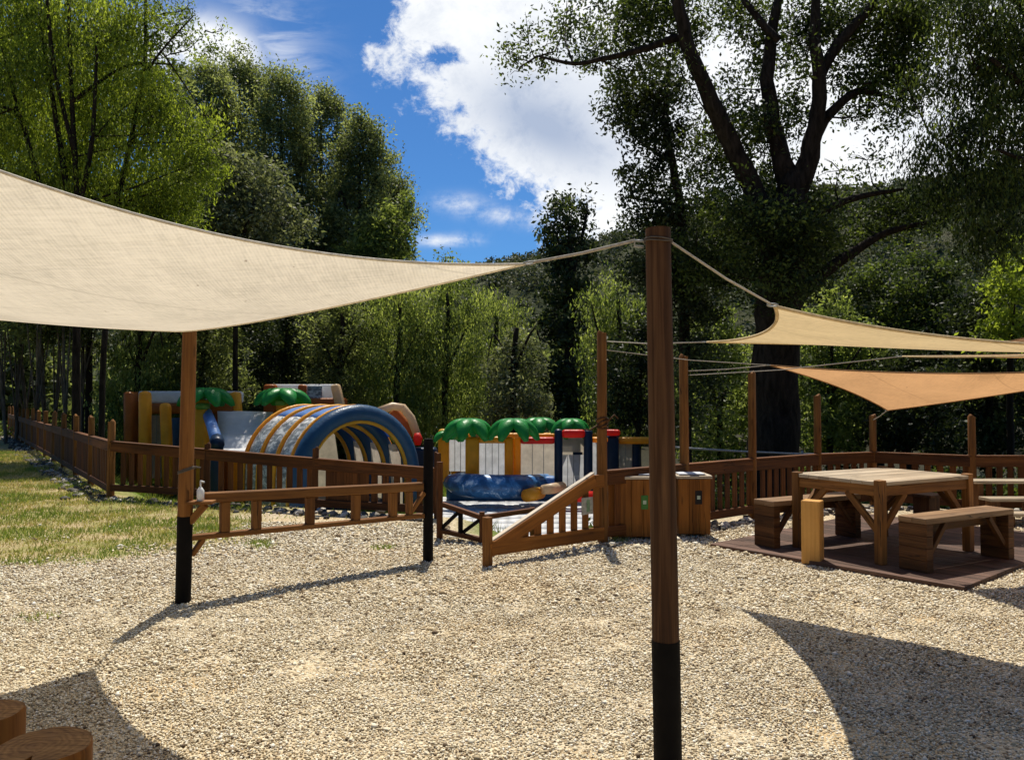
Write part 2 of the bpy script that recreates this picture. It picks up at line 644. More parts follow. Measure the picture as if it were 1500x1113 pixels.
ax = np.concatenate([[-500, -250, -120, -80, -55, -42], np.arange(-34, 34.1, 0.3), [42, 55, 80, 120, 250, 500]])
ay = np.concatenate([[-300, -100, -40, -15], np.arange(-6, 48.1, 0.3), [55, 65, 80, 110, 160, 250, 500, 900]])
gx, gy = np.meshgrid(ax, ay)
gz = tz(gx.ravel(), gy.ravel())
gv = np.stack([gx.ravel(), gy.ravel(), gz], 1)
nx, ny = len(ax), len(ay)
ii, jj = np.meshgrid(np.arange(nx - 1), np.arange(ny - 1))
b0 = (jj * nx + ii).ravel()
gf = np.stack([b0, b0 + 1, b0 + nx + 1, b0 + nx], 1)
od = outside_dist(gx.ravel(), gy.ravel())
ga = grass_amount(gx.ravel(), gy.ravel())
m, t = newmat('terrace_ground')
p = t.coord('Object')
g_at = t.attr('grass')
l_at = t.attr('lower')
v1 = t.n('ShaderNodeTexVoronoi', Scale=58.0)
t.set(v1, 'Vector', p)
v2 = t.n('ShaderNodeTexVoronoi', Scale=30.0)
t.set(v2, 'Vector', p)
sepc = t.n('ShaderNodeSeparateColor')
t.set(sepc, 'i0', v1.outputs['Color'])
peb = t.ramp(sepc.outputs[0], [(0.0, (0.12, 0.085, 0.05)), (0.14, (0.30, 0.23, 0.14)), (0.4, (0.50, 0.405, 0.26)), (0.75, (0.58, 0.485, 0.325)), (1.0, (0.66, 0.59, 0.44))])
big = t.noise(p, 0.9, 5, 0.6)
peb = t.mix(t.smooth(big, 0.50, 0.68), peb, t.mix(0.55, peb, (0.52, 0.36, 0.17)))
n1 = t.noise(p, 1.3, 6, 0.65)
n2 = t.noise(p, 24, 4, 0.7)
dry = t.ramp(n2, [(0.3, (0.26, 0.20, 0.11)), (0.6, (0.46, 0.36, 0.20)), (0.8, (0.55, 0.46, 0.28))])
grn = t.ramp(n2, [(0.3, (0.12, 0.13, 0.035)), (0.55, (0.25, 0.24, 0.07)), (0.8, (0.38, 0.34, 0.13))])
gmask = t.smooth(t.math('ADD', g_at, t.math('MULTIPLY', t.math('SUBTRACT', n1, 0.5), 1.3)), 0.35, 0.85)
soil = t.mix(t.smooth(t.noise(p, 2.2, 6, 0.7), 0.38, 0.60), dry, grn)
c = t.mix(gmask, peb, soil)
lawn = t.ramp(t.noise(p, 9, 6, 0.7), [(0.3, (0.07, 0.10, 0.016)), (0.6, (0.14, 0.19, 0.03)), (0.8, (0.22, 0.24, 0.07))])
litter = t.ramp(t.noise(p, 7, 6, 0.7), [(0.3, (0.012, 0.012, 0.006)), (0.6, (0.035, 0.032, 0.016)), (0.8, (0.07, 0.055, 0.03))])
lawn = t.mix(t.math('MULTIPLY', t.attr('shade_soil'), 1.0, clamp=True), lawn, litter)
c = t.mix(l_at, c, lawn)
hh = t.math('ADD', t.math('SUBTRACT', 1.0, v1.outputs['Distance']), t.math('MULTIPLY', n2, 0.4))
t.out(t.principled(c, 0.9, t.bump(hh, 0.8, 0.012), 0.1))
M['ground'] = m
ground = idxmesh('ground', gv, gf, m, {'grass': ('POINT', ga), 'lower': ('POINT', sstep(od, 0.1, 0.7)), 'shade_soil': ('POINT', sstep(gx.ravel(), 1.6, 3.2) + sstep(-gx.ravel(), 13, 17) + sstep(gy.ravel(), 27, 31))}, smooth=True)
tag(ground, kind='structure')

# -------- loose gravel: real stones over the near ground
ptsl = []
for y0, y1, s in ((2.2, 4.2, 0.0128), (4.2, 5.6, 0.0155), (5.6, 7.4, 0.021), (7.4, 9.4, 0.030)):
    xs = np.arange(-0.74 * y1 - .3, 0.74 * y1 + .3, s)
    ys = np.arange(y0, y1, s)
    a, b = np.meshgrid(xs, ys)
    a = a.ravel() + rng.uniform(-.6, .6, a.size) * s
    b = b.ravel() + rng.uniform(-.6, .6, b.size) * s
    ga_ = grass_amount(a, b)
    keep = (rng.random(a.size) > sstep(ga_ + .9 * (fbm(a * 2.3, b * 2.3, 61) - .5), .15, .95) * 1.05) & (np.abs(a) < .74 * b + .3) & (outside_dist(a, b) < .15) & (rng.random(a.size) < 0.93)
    ptsl.append(np.stack([a[keep], b[keep], np.full(keep.sum(), s)], 1))
pp = np.concatenate(ptsl)
N = len(pp)
octv = np.array([(1, 0, 0), (-1, 0, 0), (0, 1, 0), (0, -1, 0), (0, 0, 1), (0, 0, -1)], float)
octf = np.array([(0, 2, 4), (2, 1, 4), (1, 3, 4), (3, 0, 4), (2, 0, 5), (1, 2, 5), (3, 1, 5), (0, 3, 5)])


def rand_rot(n):
    q = rng.normal(size=(n, 4))
    q /= np.linalg.norm(q, axis=1)[:, None]
    w_, x, y, z = q.T
    return np.stack([1 - 2 * (y * y + z * z), 2 * (x * y - z * w_), 2 * (x * z + y * w_),
                     2 * (x * y + z * w_), 1 - 2 * (x * x + z * z), 2 * (y * z - x * w_),
                     2 * (x * z - y * w_), 2 * (y * z + x * w_), 1 - 2 * (x * x + y * y)], 1).reshape(n, 3, 3)


rad = pp[:, 2] * rng.uniform(.42, .80, N) * np.where(rng.random(N) < .035, rng.uniform(1.3, 2.1, N), 1.0)
axs = rad[:, None] * rng.uniform(.65, 1.15, (N, 3))
vv = (octv[None] + rng.uniform(-.18, .18, (N, 6, 3))) * axs[:, None, :]
vv = np.einsum('nij,nkj->nki', rand_rot(N), vv)
vv[:, :, 2] *= .75
vv[:, :, 0] += pp[:, None, 0]
vv[:, :, 1] += pp[:, None, 1]
vv[:, :, 2] += (rad * rng.uniform(.05, .45, N))[:, None] + tz(pp[:, 0], pp[:, 1])[:, None]
ff = (octf[None] + (np.arange(N) * 6)[:, None, None]).reshape(-1, 3)
hue = np.repeat(rng.random(N), 8)
warm = np.repeat(np.clip(fbm(pp[:, 0] * .8, pp[:, 1] * .8, 21) + rng.normal(0, .12, N), 0, 1), 8)
m, t = newmat('gravel_stone')
k = t.attr('hue')
c = t.ramp(k, [(0.0, (0.10, 0.07, 0.045)), (0.06, (0.27, 0.20, 0.125)), (0.26, (0.48, 0.395, 0.25)), (0.60, (0.64, 0.565, 0.405)), (0.88, (0.74, 0.675, 0.525)), (1.0, (0.80, 0.76, 0.66))])
c = t.mix(t.math('MULTIPLY', t.smooth(t.attr('warm'), 0.58, 0.88), .5), c, t.mix(1.0, c, (1.05, 0.86, 0.60), 'MULTIPLY'))
t.out(t.principled(c, 0.85, None, 0.2))
gravel = idxmesh('gravel', vv.reshape(-1, 3), ff, m, {'hue': ('FACE', hue), 'warm': ('FACE', warm)})
tag(gravel, 'pale beige loose gravel covering the yard in the foreground', 'gravel', kind='stuff')

# -------- grass blades on the upper lawn


def blades(name, X, Y, h, wid, mat, tint, zf=tz):
    n = len(X)
    a = rng.uniform(0, 2 * PI, n)
    lean = rng.normal(0, .45, (n, 2)) * h[:, None]
    z = zf(X, Y)
    P = np.zeros((n, 3, 3))
    P[:, 0] = np.stack([X - np.cos(a) * wid, Y - np.sin(a) * wid, z - .005], 1)
    P[:, 1] = np.stack([X + np.cos(a) * wid, Y + np.sin(a) * wid, z - .005], 1)
    P[:, 2] = np.stack([X + lean[:, 0], Y + lean[:, 1], z + h], 1)
    return npmesh(name, P.reshape(-1, 3), 3, mat, {'tint': tint})


M['grass'] = mat_leaf('lawn_grass', (0.48, 0.39, 0.20), (0.34, 0.33, 0.10), (0.16, 0.235, 0.042), 0.35, 1.3)
M['lawn'] = mat_leaf('meadow_grass', (0.20, 0.20, 0.06), (0.13, 0.18, 0.03), (0.09, 0.15, 0.02), 0.4, 1.4)
n = 260000
Y_ = np.sqrt(rng.uniform(5.6 ** 2, 22 ** 2, n))
X_ = -rng.uniform(-.1, .72, n) * Y_
g = grass_amount(X_, Y_)
gn = fbm(X_ * 1.6, Y_ * 1.6, 31)
keep = (outside_dist(X_, Y_) < .1) & (rng.random(n) < sstep(g, .25, 1.0) * (0.18 + .95 * sstep(gn, .36, .6)))
X_, Y_, gn = X_[keep], Y_[keep], gn[keep]
for tx, ty, k_ in ((378, 797, 260), (386, 801, 160), (300, 776, 200), (735, 806, 160), (905, 793, 120), (760, 800, 100), (560, 802, 120), (60, 905, 60)):
    q = G(tx, ty)
    X_ = np.concatenate([X_, q.x + rng.normal(0, .07, k_)])
    Y_ = np.concatenate([Y_, q.y + rng.normal(0, .07, k_)])
    gn = np.concatenate([gn, np.full(k_, .62)])
n = len(X_)
lawn_o = blades('lawn_grass', X_, Y_, rng.uniform(.015, .05, n) * (.7 + Y_ / 18), rng.uniform(.003, .007, n) * (.6 + Y_ / 11), M['grass'],
                np.clip(sstep(gn, .36, .66) * .9 + rng.normal(0, .22, n), 0, 1))
tag(lawn_o, 'short dry and green lawn grass left of the gravel', 'grass', kind='stuff')
n = 90000
X_ = rng.uniform(-15, 2.4, n)
Y_ = rng.uniform(10, 29, n)
keep = (outside_dist(X_, Y_) > .8) & ~((X_ > -2.3) & (X_ < 2.7) & (Y_ > 14.7) & (Y_ < 23.6)) & ~((X_ > -8.6) & (X_ < -2.4) & (Y_ > 16.9) & (Y_ < 18.7))
X_, Y_ = X_[keep], Y_[keep]
n = len(X_)
mo = blades('meadow_grass', X_, Y_, rng.uniform(.06, .20, n), rng.uniform(.006, .014, n), M['lawn'], rng.random(n))
tag(mo, 'bright green grass on the lower lawn behind the fence', 'grass', kind='stuff')

# -------- river stones along the foot of the fences


def ico(sub=1):
    ph = (1 + 5 ** .5) / 2
    vs = [(-1, ph, 0), (1, ph, 0), (-1, -ph, 0), (1, -ph, 0), (0, -1, ph), (0, 1, ph), (0, -1, -ph), (0, 1, -ph), (ph, 0, -1), (ph, 0, 1), (-ph, 0, -1), (-ph, 0, 1)]
    vs = [V(x).normalized() for x in vs]
    fs = [(0, 11, 5), (0, 5, 1), (0, 1, 7), (0, 7, 10), (0, 10, 11), (1, 5, 9), (5, 11, 4), (11, 10, 2), (10, 7, 6), (7, 1, 8), (3, 9, 4), (3, 4, 2), (3, 2, 6), (3, 6, 8), (3, 8, 9), (4, 9, 5), (2, 4, 11), (6, 2, 10), (8, 6, 7), (9, 8, 1)]
    for _ in range(sub):
        cache = {}
        nf = []

        def mid(a, b):
            k = (min(a, b), max(a, b))
            if k not in cache:
                vs.append(((vs[a] + vs[b]) / 2).normalized())
                cache[k] = len(vs) - 1
            return cache[k]
        for a, b, c_ in fs:
            x, y, z = mid(a, b), mid(b, c_), mid(c_, a)
            nf += [(a, x, z), (b, y, x), (c_, z, y), (x, y, z)]
        fs = nf
    return np.array([tuple(x) for x in vs]), np.array(fs)


IV, IF = ico(1)
sp_ = []


def line_pts(poly, step, off):
    out = []
    for (x0, y0), (x1, y1) in zip(poly[:-1], poly[1:]):
        L = math.hypot(x1 - x0, y1 - y0)
        for k in range(int(L / step)):
            q = (k + .5) * step / L
            nx_, ny_ = (y1 - y0) / L, -(x1 - x0) / L
            o = off + random.gauss(0, .10)
            out.append((x0 + (x1 - x0) * q + nx_ * o, y0 + (y1 - y0) * q + ny_ * o))
    return out


for k in range(3):
    sp_ += line_pts([FENCE_A[0], FENCE_A[1]], .11, .12 + .12 * k)
    sp_ += line_pts([FENCE_A[1], FENCE_A[2]], .10, .06 + .12 * k)
    sp_ += line_pts([(1.9, 8.75), (3.05, 9.65), (4.2, 10.45), (5.15, 10.8), (6.15, 10.1), (8.6, 10.1)], .11, .02 + .11 * k)
sp_ = np.array(sp_)
N = len(sp_)
r_ = rng.uniform(.022, .060, N)
vv = IV[None] * (r_[:, None] * rng.uniform(.7, 1.25, (N, 3)))[:, None, :] * (1 + .12 * rng.normal(size=(N, len(IV), 1)))
vv = np.einsum('nij,nkj->nki', rand_rot(N), vv)
vv[:, :, 2] *= .7
vv[:, :, 0] += sp_[:, None, 0]
vv[:, :, 1] += sp_[:, None, 1]
vv[:, :, 2] += (r_ * .3)[:, None]
m, t = newmat('river_stone')
c = t.ramp(t.attr('hue'), [(0.0, (0.03, 0.028, 0.024)), (0.45, (0.10, 0.09, 0.075)), (0.75, (0.26, 0.235, 0.195)), (1.0, (0.58, 0.54, 0.47))])
t.out(t.principled(c, 0.8, t.bump(t.noise(t.coord(), 40, 4), .4, .01), 0.25))
st = idxmesh('river_stones', vv.reshape(-1, 3), (IF[None] + (np.arange(N) * len(IV))[:, None, None]).reshape(-1, 3), m, {'hue': ('FACE', np.repeat(rng.random(N), len(IF)))}, smooth=True)
tag(st, 'grey and white river stones laid along the foot of the fences', 'stones', kind='stuff')

# ------------------------------------------------------------------ sails
def mat_sail(name, col, trans, hole, sc_=260):
    m, t = newmat(name)
    uv = t.coord('UV')
    wv = t.n('ShaderNodeTexWave', Scale=sc_ * .08, Distortion=1.5, Detail=3)
    t.set(wv, 'Vector', uv)
    n1 = t.noise(t.mapping(uv, (60, 9, 1)), 1.0, 4, .6)
    n3 = t.noise(t.mapping(uv, (7, 70, 1)), 1.0, 4, .6)
    n2 = t.noise(uv, 1.4, 6, .62)
    sp_n = t.smooth(t.noise(t.mapping(uv, (1.6, 1, 1), (0, 0, .6)), 13, 4, .55), .70, .735)
    k = t.math('ADD', t.math('MULTIPLY', n1, .22), t.math('ADD', t.math('MULTIPLY', n3, .22), t.math('MULTIPLY', n2, .40)))
    k = t.math('ADD', k, t.math('MULTIPLY', wv.outputs['Fac'], .05))
    c = t.ramp(k, [(0.34, tuple(x * .74 for x in col)), (0.46, tuple(x * .98 for x in col)), (0.56, tuple(min(1, x * 1.10) for x in col))])
    sx = t.n('ShaderNodeSeparateXYZ')
    t.set(sx, 'i0', t.mapping(uv, (1, 1, 1), (0, 0, .95)))
    seam = t.math('LESS_THAN', t.math('FRACT', t.math('MULTIPLY', sx.outputs[0], 1.05)), .016)
    c = t.mix(t.math('MULTIPLY', seam, .30), c, tuple(x * .45 for x in col))
    c = t.mix(t.math('MULTIPLY', sp_n, .6), c, (0.12, 0.08, 0.05))
    crs = t.noise(t.mapping(uv, (2.0, 7, 1), (0, 0, .35)), 1.0, 5, .6, .8)
    bmp = t.bump(crs, .8, .05)
    df = t.n('ShaderNodeBsdfDiffuse')
    t.set(df, 'Color', c)
    t.set(df, 'Normal', bmp)
    tr = t.n('ShaderNodeBsdfTranslucent')
    t.set(tr, 'Color', c)
    t.set(tr, 'Normal', bmp)
    tp = t.n('ShaderNodeBsdfTransparent')
    t.set(tp, 'Color', (1.0, 0.74, 0.46))
    a = t.n('ShaderNodeMixShader')
    t.set(a, 'i0', trans)
    t.set(a, 'i1', df.outputs[0])
    t.set(a, 'i2', tr.outputs[0])
    b = t.n('ShaderNodeMixShader')
    t.set(b, 'i0', hole)
    t.set(b, 'i1', a.outputs[0])
    t.set(b, 'i2', tp.outputs[0])
    t.out(b.outputs[0])
    return m


M['sail_cream'] = mat_sail('cream_shade_cloth', (0.60, 0.535, 0.42), 0.60, 0.05)
M['sail_tan'] = mat_sail('tan_shade_cloth', (0.62, 0.48, 0.27), 0.46, 0.024)
M['sail_orange'] = mat_sail('terracotta_shade_cloth', (0.62, 0.36, 0.175), 0.46, 0.02)
M['sail_brown'] = mat_sail('brown_shade_cloth', (0.42, 0.24, 0.13), 0.4, 0.02)
M['hem_cream'] = simple('cream_hem', (0.70, 0.64, 0.52), .9, .1, 40)
M['hem_dark'] = simple('brown_hem', (0.30, 0.17, 0.08), .9, .1, 40)
M['hem_tan'] = simple('tan_hem', (0.60, 0.46, 0.26), .9, .1, 40)


def sail(name, label, P, mat, hem, offs, dip, ropes, hem_r=.011, nseg=28, group='shade sails stretched over the yard'):
    """P 4 corners (P00,P10,P11,P01; a triangle repeats its last), offs: mid-edge offsets for edges 00-10, 10-11, 11-01, 01-00"""
    P = [V(p) for p in P]
    offs = [V(o) for o in offs]
    root = thing(name, label, 'shade sail', P[0], group)

    def cur(a, b, o, s, skew=0):
        return a + (b - a) * s + o * (4 * s * (1 - s))
    n = nseg
    vs, uvs = [], []
    for j in range(n + 1):
        for i in range(n + 1):
            a, b = i / n, j / n
            c0 = cur(P[0], P[1], offs[0], a)
            c1 = cur(P[3], P[2], offs[2], a)
            d0 = cur(P[0], P[3], offs[3], b)
            d1 = cur(P[1], P[2], offs[1], b)
            bil = (P[0] * (1 - a) + P[1] * a) * (1 - b) + (P[3] * (1 - a) + P[2] * a) * b
            q = c0 * (1 - b) + c1 * b + d0 * (1 - a) + d1 * a - bil
            q = q + V((0, 0, -dip * 16 * a * (1 - a) * b * (1 - b)))
            vs.append(q)
    mb = MB()
    mb.v = [tuple(q) for q in vs]
    for j in range(n):
        for i in range(n):
            k = j * (n + 1) + i
            ids = [k, k + 1, k + n + 2, k + n + 1]
            mb.face(ids, [(vs[x].x, vs[x].y) for x in ids], .5)
    cl = mb.build('cloth', mat, root, smooth=True)
    hb = MB()
    g = lambda i, j: vs[j * (n + 1) + i]
    loops = [[g(i, 0) for i in range(n + 1)], [g(n, j) for j in range(n + 1)], [g(i, n) for i in range(n + 1)], [g(0, j) for j in range(n + 1)]]
    for lp in loops:
        if (lp[0] - lp[-1]).length > .05:
            hb.tube(lp, hem_r, 6, True, .5)
    hb.build('hem', hem, root, smooth=True)
    for a, b, r in ropes:
        a, b = V(a), V(b)
        dr = (b - a).normalized()
        sd_ = dr.cross(V((0, 0, 1))).normalized()
        up_ = sd_.cross(dr)
        rg = [a + dr * (.026 + .024 * math.cos(k_)) + sd_ * .024 * math.sin(k_) for k_ in np.linspace(0, 2 * PI, 15)]
        MB().tube(rg, .0045, 6).build('corner_ring', M['wire'], root, smooth=True)
        a = a + dr * .045
        md = (a + b) / 2 + V((0, 0, -.012 * (a - b).length))
        MB().tube([a, md, b], r, 6, True, .5).build('rope', M['rope'], root, smooth=True)
    return root


# ------------------------------------------------------------------ near pole and left posts
POLE = G(979, 1150)
PT = W(963, 336, POLE.y + .01)
root = thing('sail_pole', 'thick dark round timber pole with black painted base in the foreground, tallest in view', 'pole', (POLE.x, POLE.y, 0))
d0 = V((POLE.x, POLE.y, 0))
top = V((PT.x, POLE.y, PT.z))
zb = .56
pb = d0 + (top - d0) * (zb / top.z)
MB().tube([d0 + (top - d0) * (zb / top.z * .999)] + [pb + (top - pb) * (i / 10) for i in range(1, 11)], [.0525 - .0003 * i for i in range(11)], 24, True, .3, .012).build('shaft', M['pole'], root, autosmooth=50)
MB().tube([d0 - V((0, 0, .3)), d0, d0 + (pb - d0) * .5, pb + V((0, 0, .002))], .0545, 24, True, .5, .01).build('painted_base', M['black'], root, autosmooth=50)
hk = top - V((0, 0, .05))
MB().tube([hk + V((-.055, 0, 0)), hk + V((-.09, .01, .005)), hk + V((-.09, .02, -.015)), hk + V((-.055, .015, -.02))], .006, 6).build('eye_hook', M['wire'], root, smooth=True)
kn = MB()
for i in range(2):
    z = top.z - .045 - .008 * i
    kn.tube([V((top.x + .056 * math.cos(a), top.y + .056 * math.sin(a), z + .004 * math.sin(a * 2 + i))) for a in np.linspace(0, 2 * PI, 20)], .003, 6)
kn.build('rope_wrap', M['strap'], root, smooth=True)

LP = G(268, 880)
lt = V((LP.x + .03, LP.y, 2.1))
root = thing('sail_pole', 'brown timber post with black base holding a strap and small shelf, under the cream sail', 'pole', (LP.x, LP.y, 0))
bs = V((LP.x, LP.y, 0))
at_ = lambda z: bs + (lt - bs) * (z / lt.z)
MB().tube([at_(.625), at_(1.1), at_(1.6), lt], [.054, .053, .052, .050], 20, True, .8, .012).build('shaft', M['post'], root, autosmooth=50)
MB().tube([at_(-.3), at_(.02), at_(.35), at_(.63)], .0555, 20, True, .5, .01).build('painted_base', M['black'], root, autosmooth=50)
sb = MB()
z = at_(.965)
for i in range(2):
    sb.tube([V((z.x + .056 * math.cos(a), z.y + .056 * math.sin(a), z.z + .02 * math.cos(a) + .012 * i)) for a in np.linspace(0, 2 * PI, 20)], .006, 6)
sb.tube([z + V((.05, -.03, .02)), z + V((.09, -.05, .035)), z + V((.13, -.06, .03))], .007, 6)
sb.build('strap', M['strap'], root, smooth=True)
sh = MB()
z = at_(.735)
sh.beam(z + V((.03, -.02, 0)), z + V((.215, -.005, .0)), .12, .022)
sh.build('shelf', M['post'], root, bevel=.003)
MB().beam(z + V((.035, 0, -.15)), z + V((.15, 0, -.02)), .05, .05).build('brace', M['post'], root, bevel=.004)

# sanitiser bottle on that shelf
bo = z + V((.12, -.02, .0115))
root = thing('pump_bottle', 'small white pump bottle standing on the shelf of the left timber post', 'bottle', bo)
MB().tube([bo + V((0, 0, h_)) for h_ in (0, .004, .075, .092, .10)], [.024, .027, .027, .016, .011], 14).build('bottle_body', M['white_plastic'], root, autosmooth=40)
MB().tube([bo + V((0, 0, .10)), bo + V((0, 0, .145))], .006, 8).tube([bo + V((0, 0, .145)), bo + V((.03, -.01, .14))], .007, 8).build('pump', M['grey_plastic'], root, smooth=True)

BP = G(627, 822)
root = thing('painted_post', 'short black painted post at the right end of the log rail', 'post', (BP.x, BP.y, 0))
MB().tube([V((BP.x, BP.y, -.3)), V((BP.x, BP.y, .02)), V((BP.x, BP.y, .6)), V((BP.x, BP.y, 1.125)), V((BP.x, BP.y, 1.135))], [.05, .048, .046, .045, .04], 18, True, .5, .01).build('post', M['black'], root, autosmooth=50)
M['blackwood'] = M['black']

# rail between the left post and the black post
root = thing('bar_rail', 'waist high brown timber rail with short uprights between two posts on the gravel', 'railing', (LP.x, LP.y, 0))
dv = (V((BP.x, BP.y, 0)) - V((LP.x, LP.y, 0)))
dl = dv.length
du = dv.normalized()
nrm = V((du.y, -du.x, 0))
Lp = V((LP.x, LP.y, 0))


def on_rail(px, z):
    """point of the rail line seen in photo column px"""
    uu = (px - 750) / F
    s = (uu * Lp.y - Lp.x) / (du.x - uu * du.y)
    return Lp + du * s + V((0, 0, z))


zt = lambda px: .755 - .055 * (px - 300) / 310
zbm = lambda px: .465 - .035 * (px - 280) / 340
MB().beam(on_rail(300, zt(300)), on_rail(618, zt(618)), .085, .075).build('top_rail', M['post'], root, bevel=.006)
MB().beam(on_rail(279, zbm(279)), on_rail(620, zbm(620)), .07, .04).build('bottom_rail', M['post'], root, bevel=.005)
for px in (331, 377, 455, 522, 576, 600):
    a = on_rail(px, zbm(px) + .021)
    b = on_rail(px, zt(px) - .038)
    MB().beam(a, b, .068 if px < 590 else .05, .06, du.cross(V((0, 0, 1)))).build('upright', M['post'], root, bevel=.005)
MB().beam(on_rail(283, .33), on_rail(300, .445), .05, .035).build('brace', M['post'], root, bevel=.004)
MB().beam(on_rail(600, zt(600) - .25), on_rail(622, zt(612) - .06), .04, .035).build('brace', M['post'], root, bevel=.004)

# ------------------------------------------------------------------ sails in place
tie = V((PT.x - .09, POLE.y + .01, PT.z - .045))
A = W(768, 387, 3.32)
B = W(250, 485, 5.17)
Dk = V((-5.2, 2.7, 2.28))
Ck = V((-3.3, 1.15, 3.24))
sail('shade_sail', 'large cream shade sail overhead at the left, tied to the thick dark pole', [A, B, Dk, Ck], M['sail_cream'], M['hem_cream'],
     [(-.16, -.20, -.10), (.10, -.05, -.10), (.2, .1, -.03), (-.20, .32, -.36)], .05,
     [(A + V((0, 0, 0)), tie, .0065), (B, V((lt.x, lt.y, 2.06)), .008)], .0065, 40)
C1 = W(1135, 449, 3.72)
C2 = W(1036, 501, 6.5)
C3 = V((3.95, 4.35, 1.79))
FP878 = V((FENCE_B[0][0], FENCE_B[0][1], 0))
sail('shade_sail', 'small tan shade sail right of the dark pole, seen from below', [C1, C2, C3, C3], M['sail_tan'], M['hem_tan'],
     [(.18, -.03, -.035), (.1, -.16, -.02), (0, 0, 0), (-.06, .14, -.05)], .03,
     [(C1, V((PT.x + .055, POLE.y, PT.z - .055)), .005), (C2, FP878 + V((.04, -.02, 2.11)), .006)], .009)
O1 = W(1128, 535, 8.9)
O2 = W(1300, 601, 10.2)
O3 = V((7.0, 8.0, 1.88))
FP1000 = V((2.0, 8.95, 0))
sail('shade_sail', 'terracotta orange shade sail drooping over the picnic table', [O1, O2, O3, O3], M['sail_orange'], M['hem_dark'],
     [(.06, -.08, .02), (-.12, -.16, -.03), (0, 0, 0), (.08, .06, -.10)], .05,
     [(O1, FP1000 + V((.05, -.02, 1.83)), .006), (O2, V((5.15, 11.0, 1.2)), .006), (O1, FP878 + V((.05, .02, 2.02)), .005)], .009)
S1 = W(1322, 522, 7.0)
S2 = W(1760, 512, 7.3)
S3 = W(1579, 519, 5.2)
sail('shade_sail', 'narrow tan shade sail seen edge on between the tan and orange sails', [S1, S2, S3, S3], M['sail_orange'], M['hem_tan'],
     [(0, 0, -.01), (0, 0, 0), (0, 0, 0), (0, 0, -.01)], .02, [(S1, FP1000 + V((.05, -.03, 1.78)), .005)], .008)
T1 = W(1432, 506, 12.0)
T2 = W(1580, 474, 10.5)
T3 = W(1600, 520, 13.0)
sail('shade_sail', 'brown shade sail corner behind the tan sail at the right edge', [T1, T2, T3, T3], M['sail_brown'], M['hem_dark'],
     [(0, 0, -.04), (0, 0, 0), (0, 0, 0), (0, 0, 0)], .03, [], .008)

# ------------------------------------------------------------------ fences


def fence_bay(root, p0, p1, h0, h1, base0=0.0, base1=0.0, slat=.092, gap=.07, mat='fence', cap=True, solid=None, low=.10):
    p0, p1 = V((*p0, 0)), V((*p1, 0))
    d = p1 - p0
    L = d.length
    d = d.normalized()
    n = V((d.y, -d.x, 0))
    sl_ = MB()
    k = max(2, int((L - .05) / (slat + gap)))
    st_ = L / k
    for i in range(k):
        if (i + .5) * st_ < .09 or (i + .5) * st_ > L - .07:
            continue
        q = (i + .5) / k
        c = p0 + d * (q * L)
        hz = h0 + (h1 - h0) * q
        bz = base0 + (base1 - base0) * q
        wd = slat * random.uniform(.93, 1.05)
        if solid and solid[0] < q < solid[1]:
            wd = st_ * .985
        sl_.beam(c + V((0, 0, bz + low)), c + V((0, 0, hz - .03)), wd, .02, n)
    sl_.build('slat_panel', M[mat], root, bevel=.003)
    o = n * .026
    MB().beam(p0 + o + V((0, 0, h0 - .075)), p1 + o + V((0, 0, h1 - .075)), .03, .13).build('top_rail', M[mat], root, bevel=.004)
    MB().beam(p0 + o + V((0, 0, base0 + low + .055)), p1 + o + V((0, 0, base1 + low + .055)), .03, .10).build('bottom_rail', M[mat], root, bevel=.004)
    if cap:
        MB().beam(p0 + V((0, 0, h0 + .004)), p1 + V((0, 0, h1 + .004)), .095, .022).build('cap_rail', M['fence'] if mat == 'fence' else M['cap'], root, bevel=.003)


def fence_post(root, x, y, h, r=.05, mat='post', label=None):
    o = MB().tube([V((x, y, -.4)), V((x, y, .0)), V((x + random.uniform(-.006, .006), y, h * .55)), V((x + random.uniform(-.008, .008), y, h)), V((x, y, h + .004))], [r * 1.05, r * 1.05, r, r * .96, r * .85], 14, True, None, .02).build('post', M[mat], root, autosmooth=50)
    if label:
        o['label'] = label
    return o


# fence A : left, receding and front run
root = thing('picket_fence', 'long dark brown slatted timber fence running from the lawn at left along the lower field', 'fence', (FENCE_A[1][0], FENCE_A[1][1], 0))
ua = V((-.587, .81, 0)).normalized()
S = 2.05
for i in range(13):
    a = V((*FENCE_A[1], 0)) + ua * (S * i)
    b = V((*FENCE_A[1], 0)) + ua * (S * (i + 1))
    fence_bay(root, (b.x, b.y), (a.x, a.y), .86, .86, slat=.10, gap=.06)
    fence_post(root, b.x, b.y, 1.16 + .05 * random.random(), .052)
fence_post(root, FENCE_A[1][0], FENCE_A[1][1], 1.16, .055)
e = V((*FENCE_A[2], 0)) - V((*FENCE_A[1], 0))
for i in range(3):
    a = V((*FENCE_A[1], 0)) + e * (i / 3)
    b = V((*FENCE_A[1], 0)) + e * ((i + 1) / 3)
    fence_bay(root, (a.x, a.y), (b.x, b.y), .86 - .08 * i, .86 - .08 * (i + 1), slat=.088, gap=.068, solid=(.0, .43) if i == 2 else None, low=.12 - .03 * i)
    fence_post(root, b.x, b.y, .86 - .02 * i, .045, 'fence')

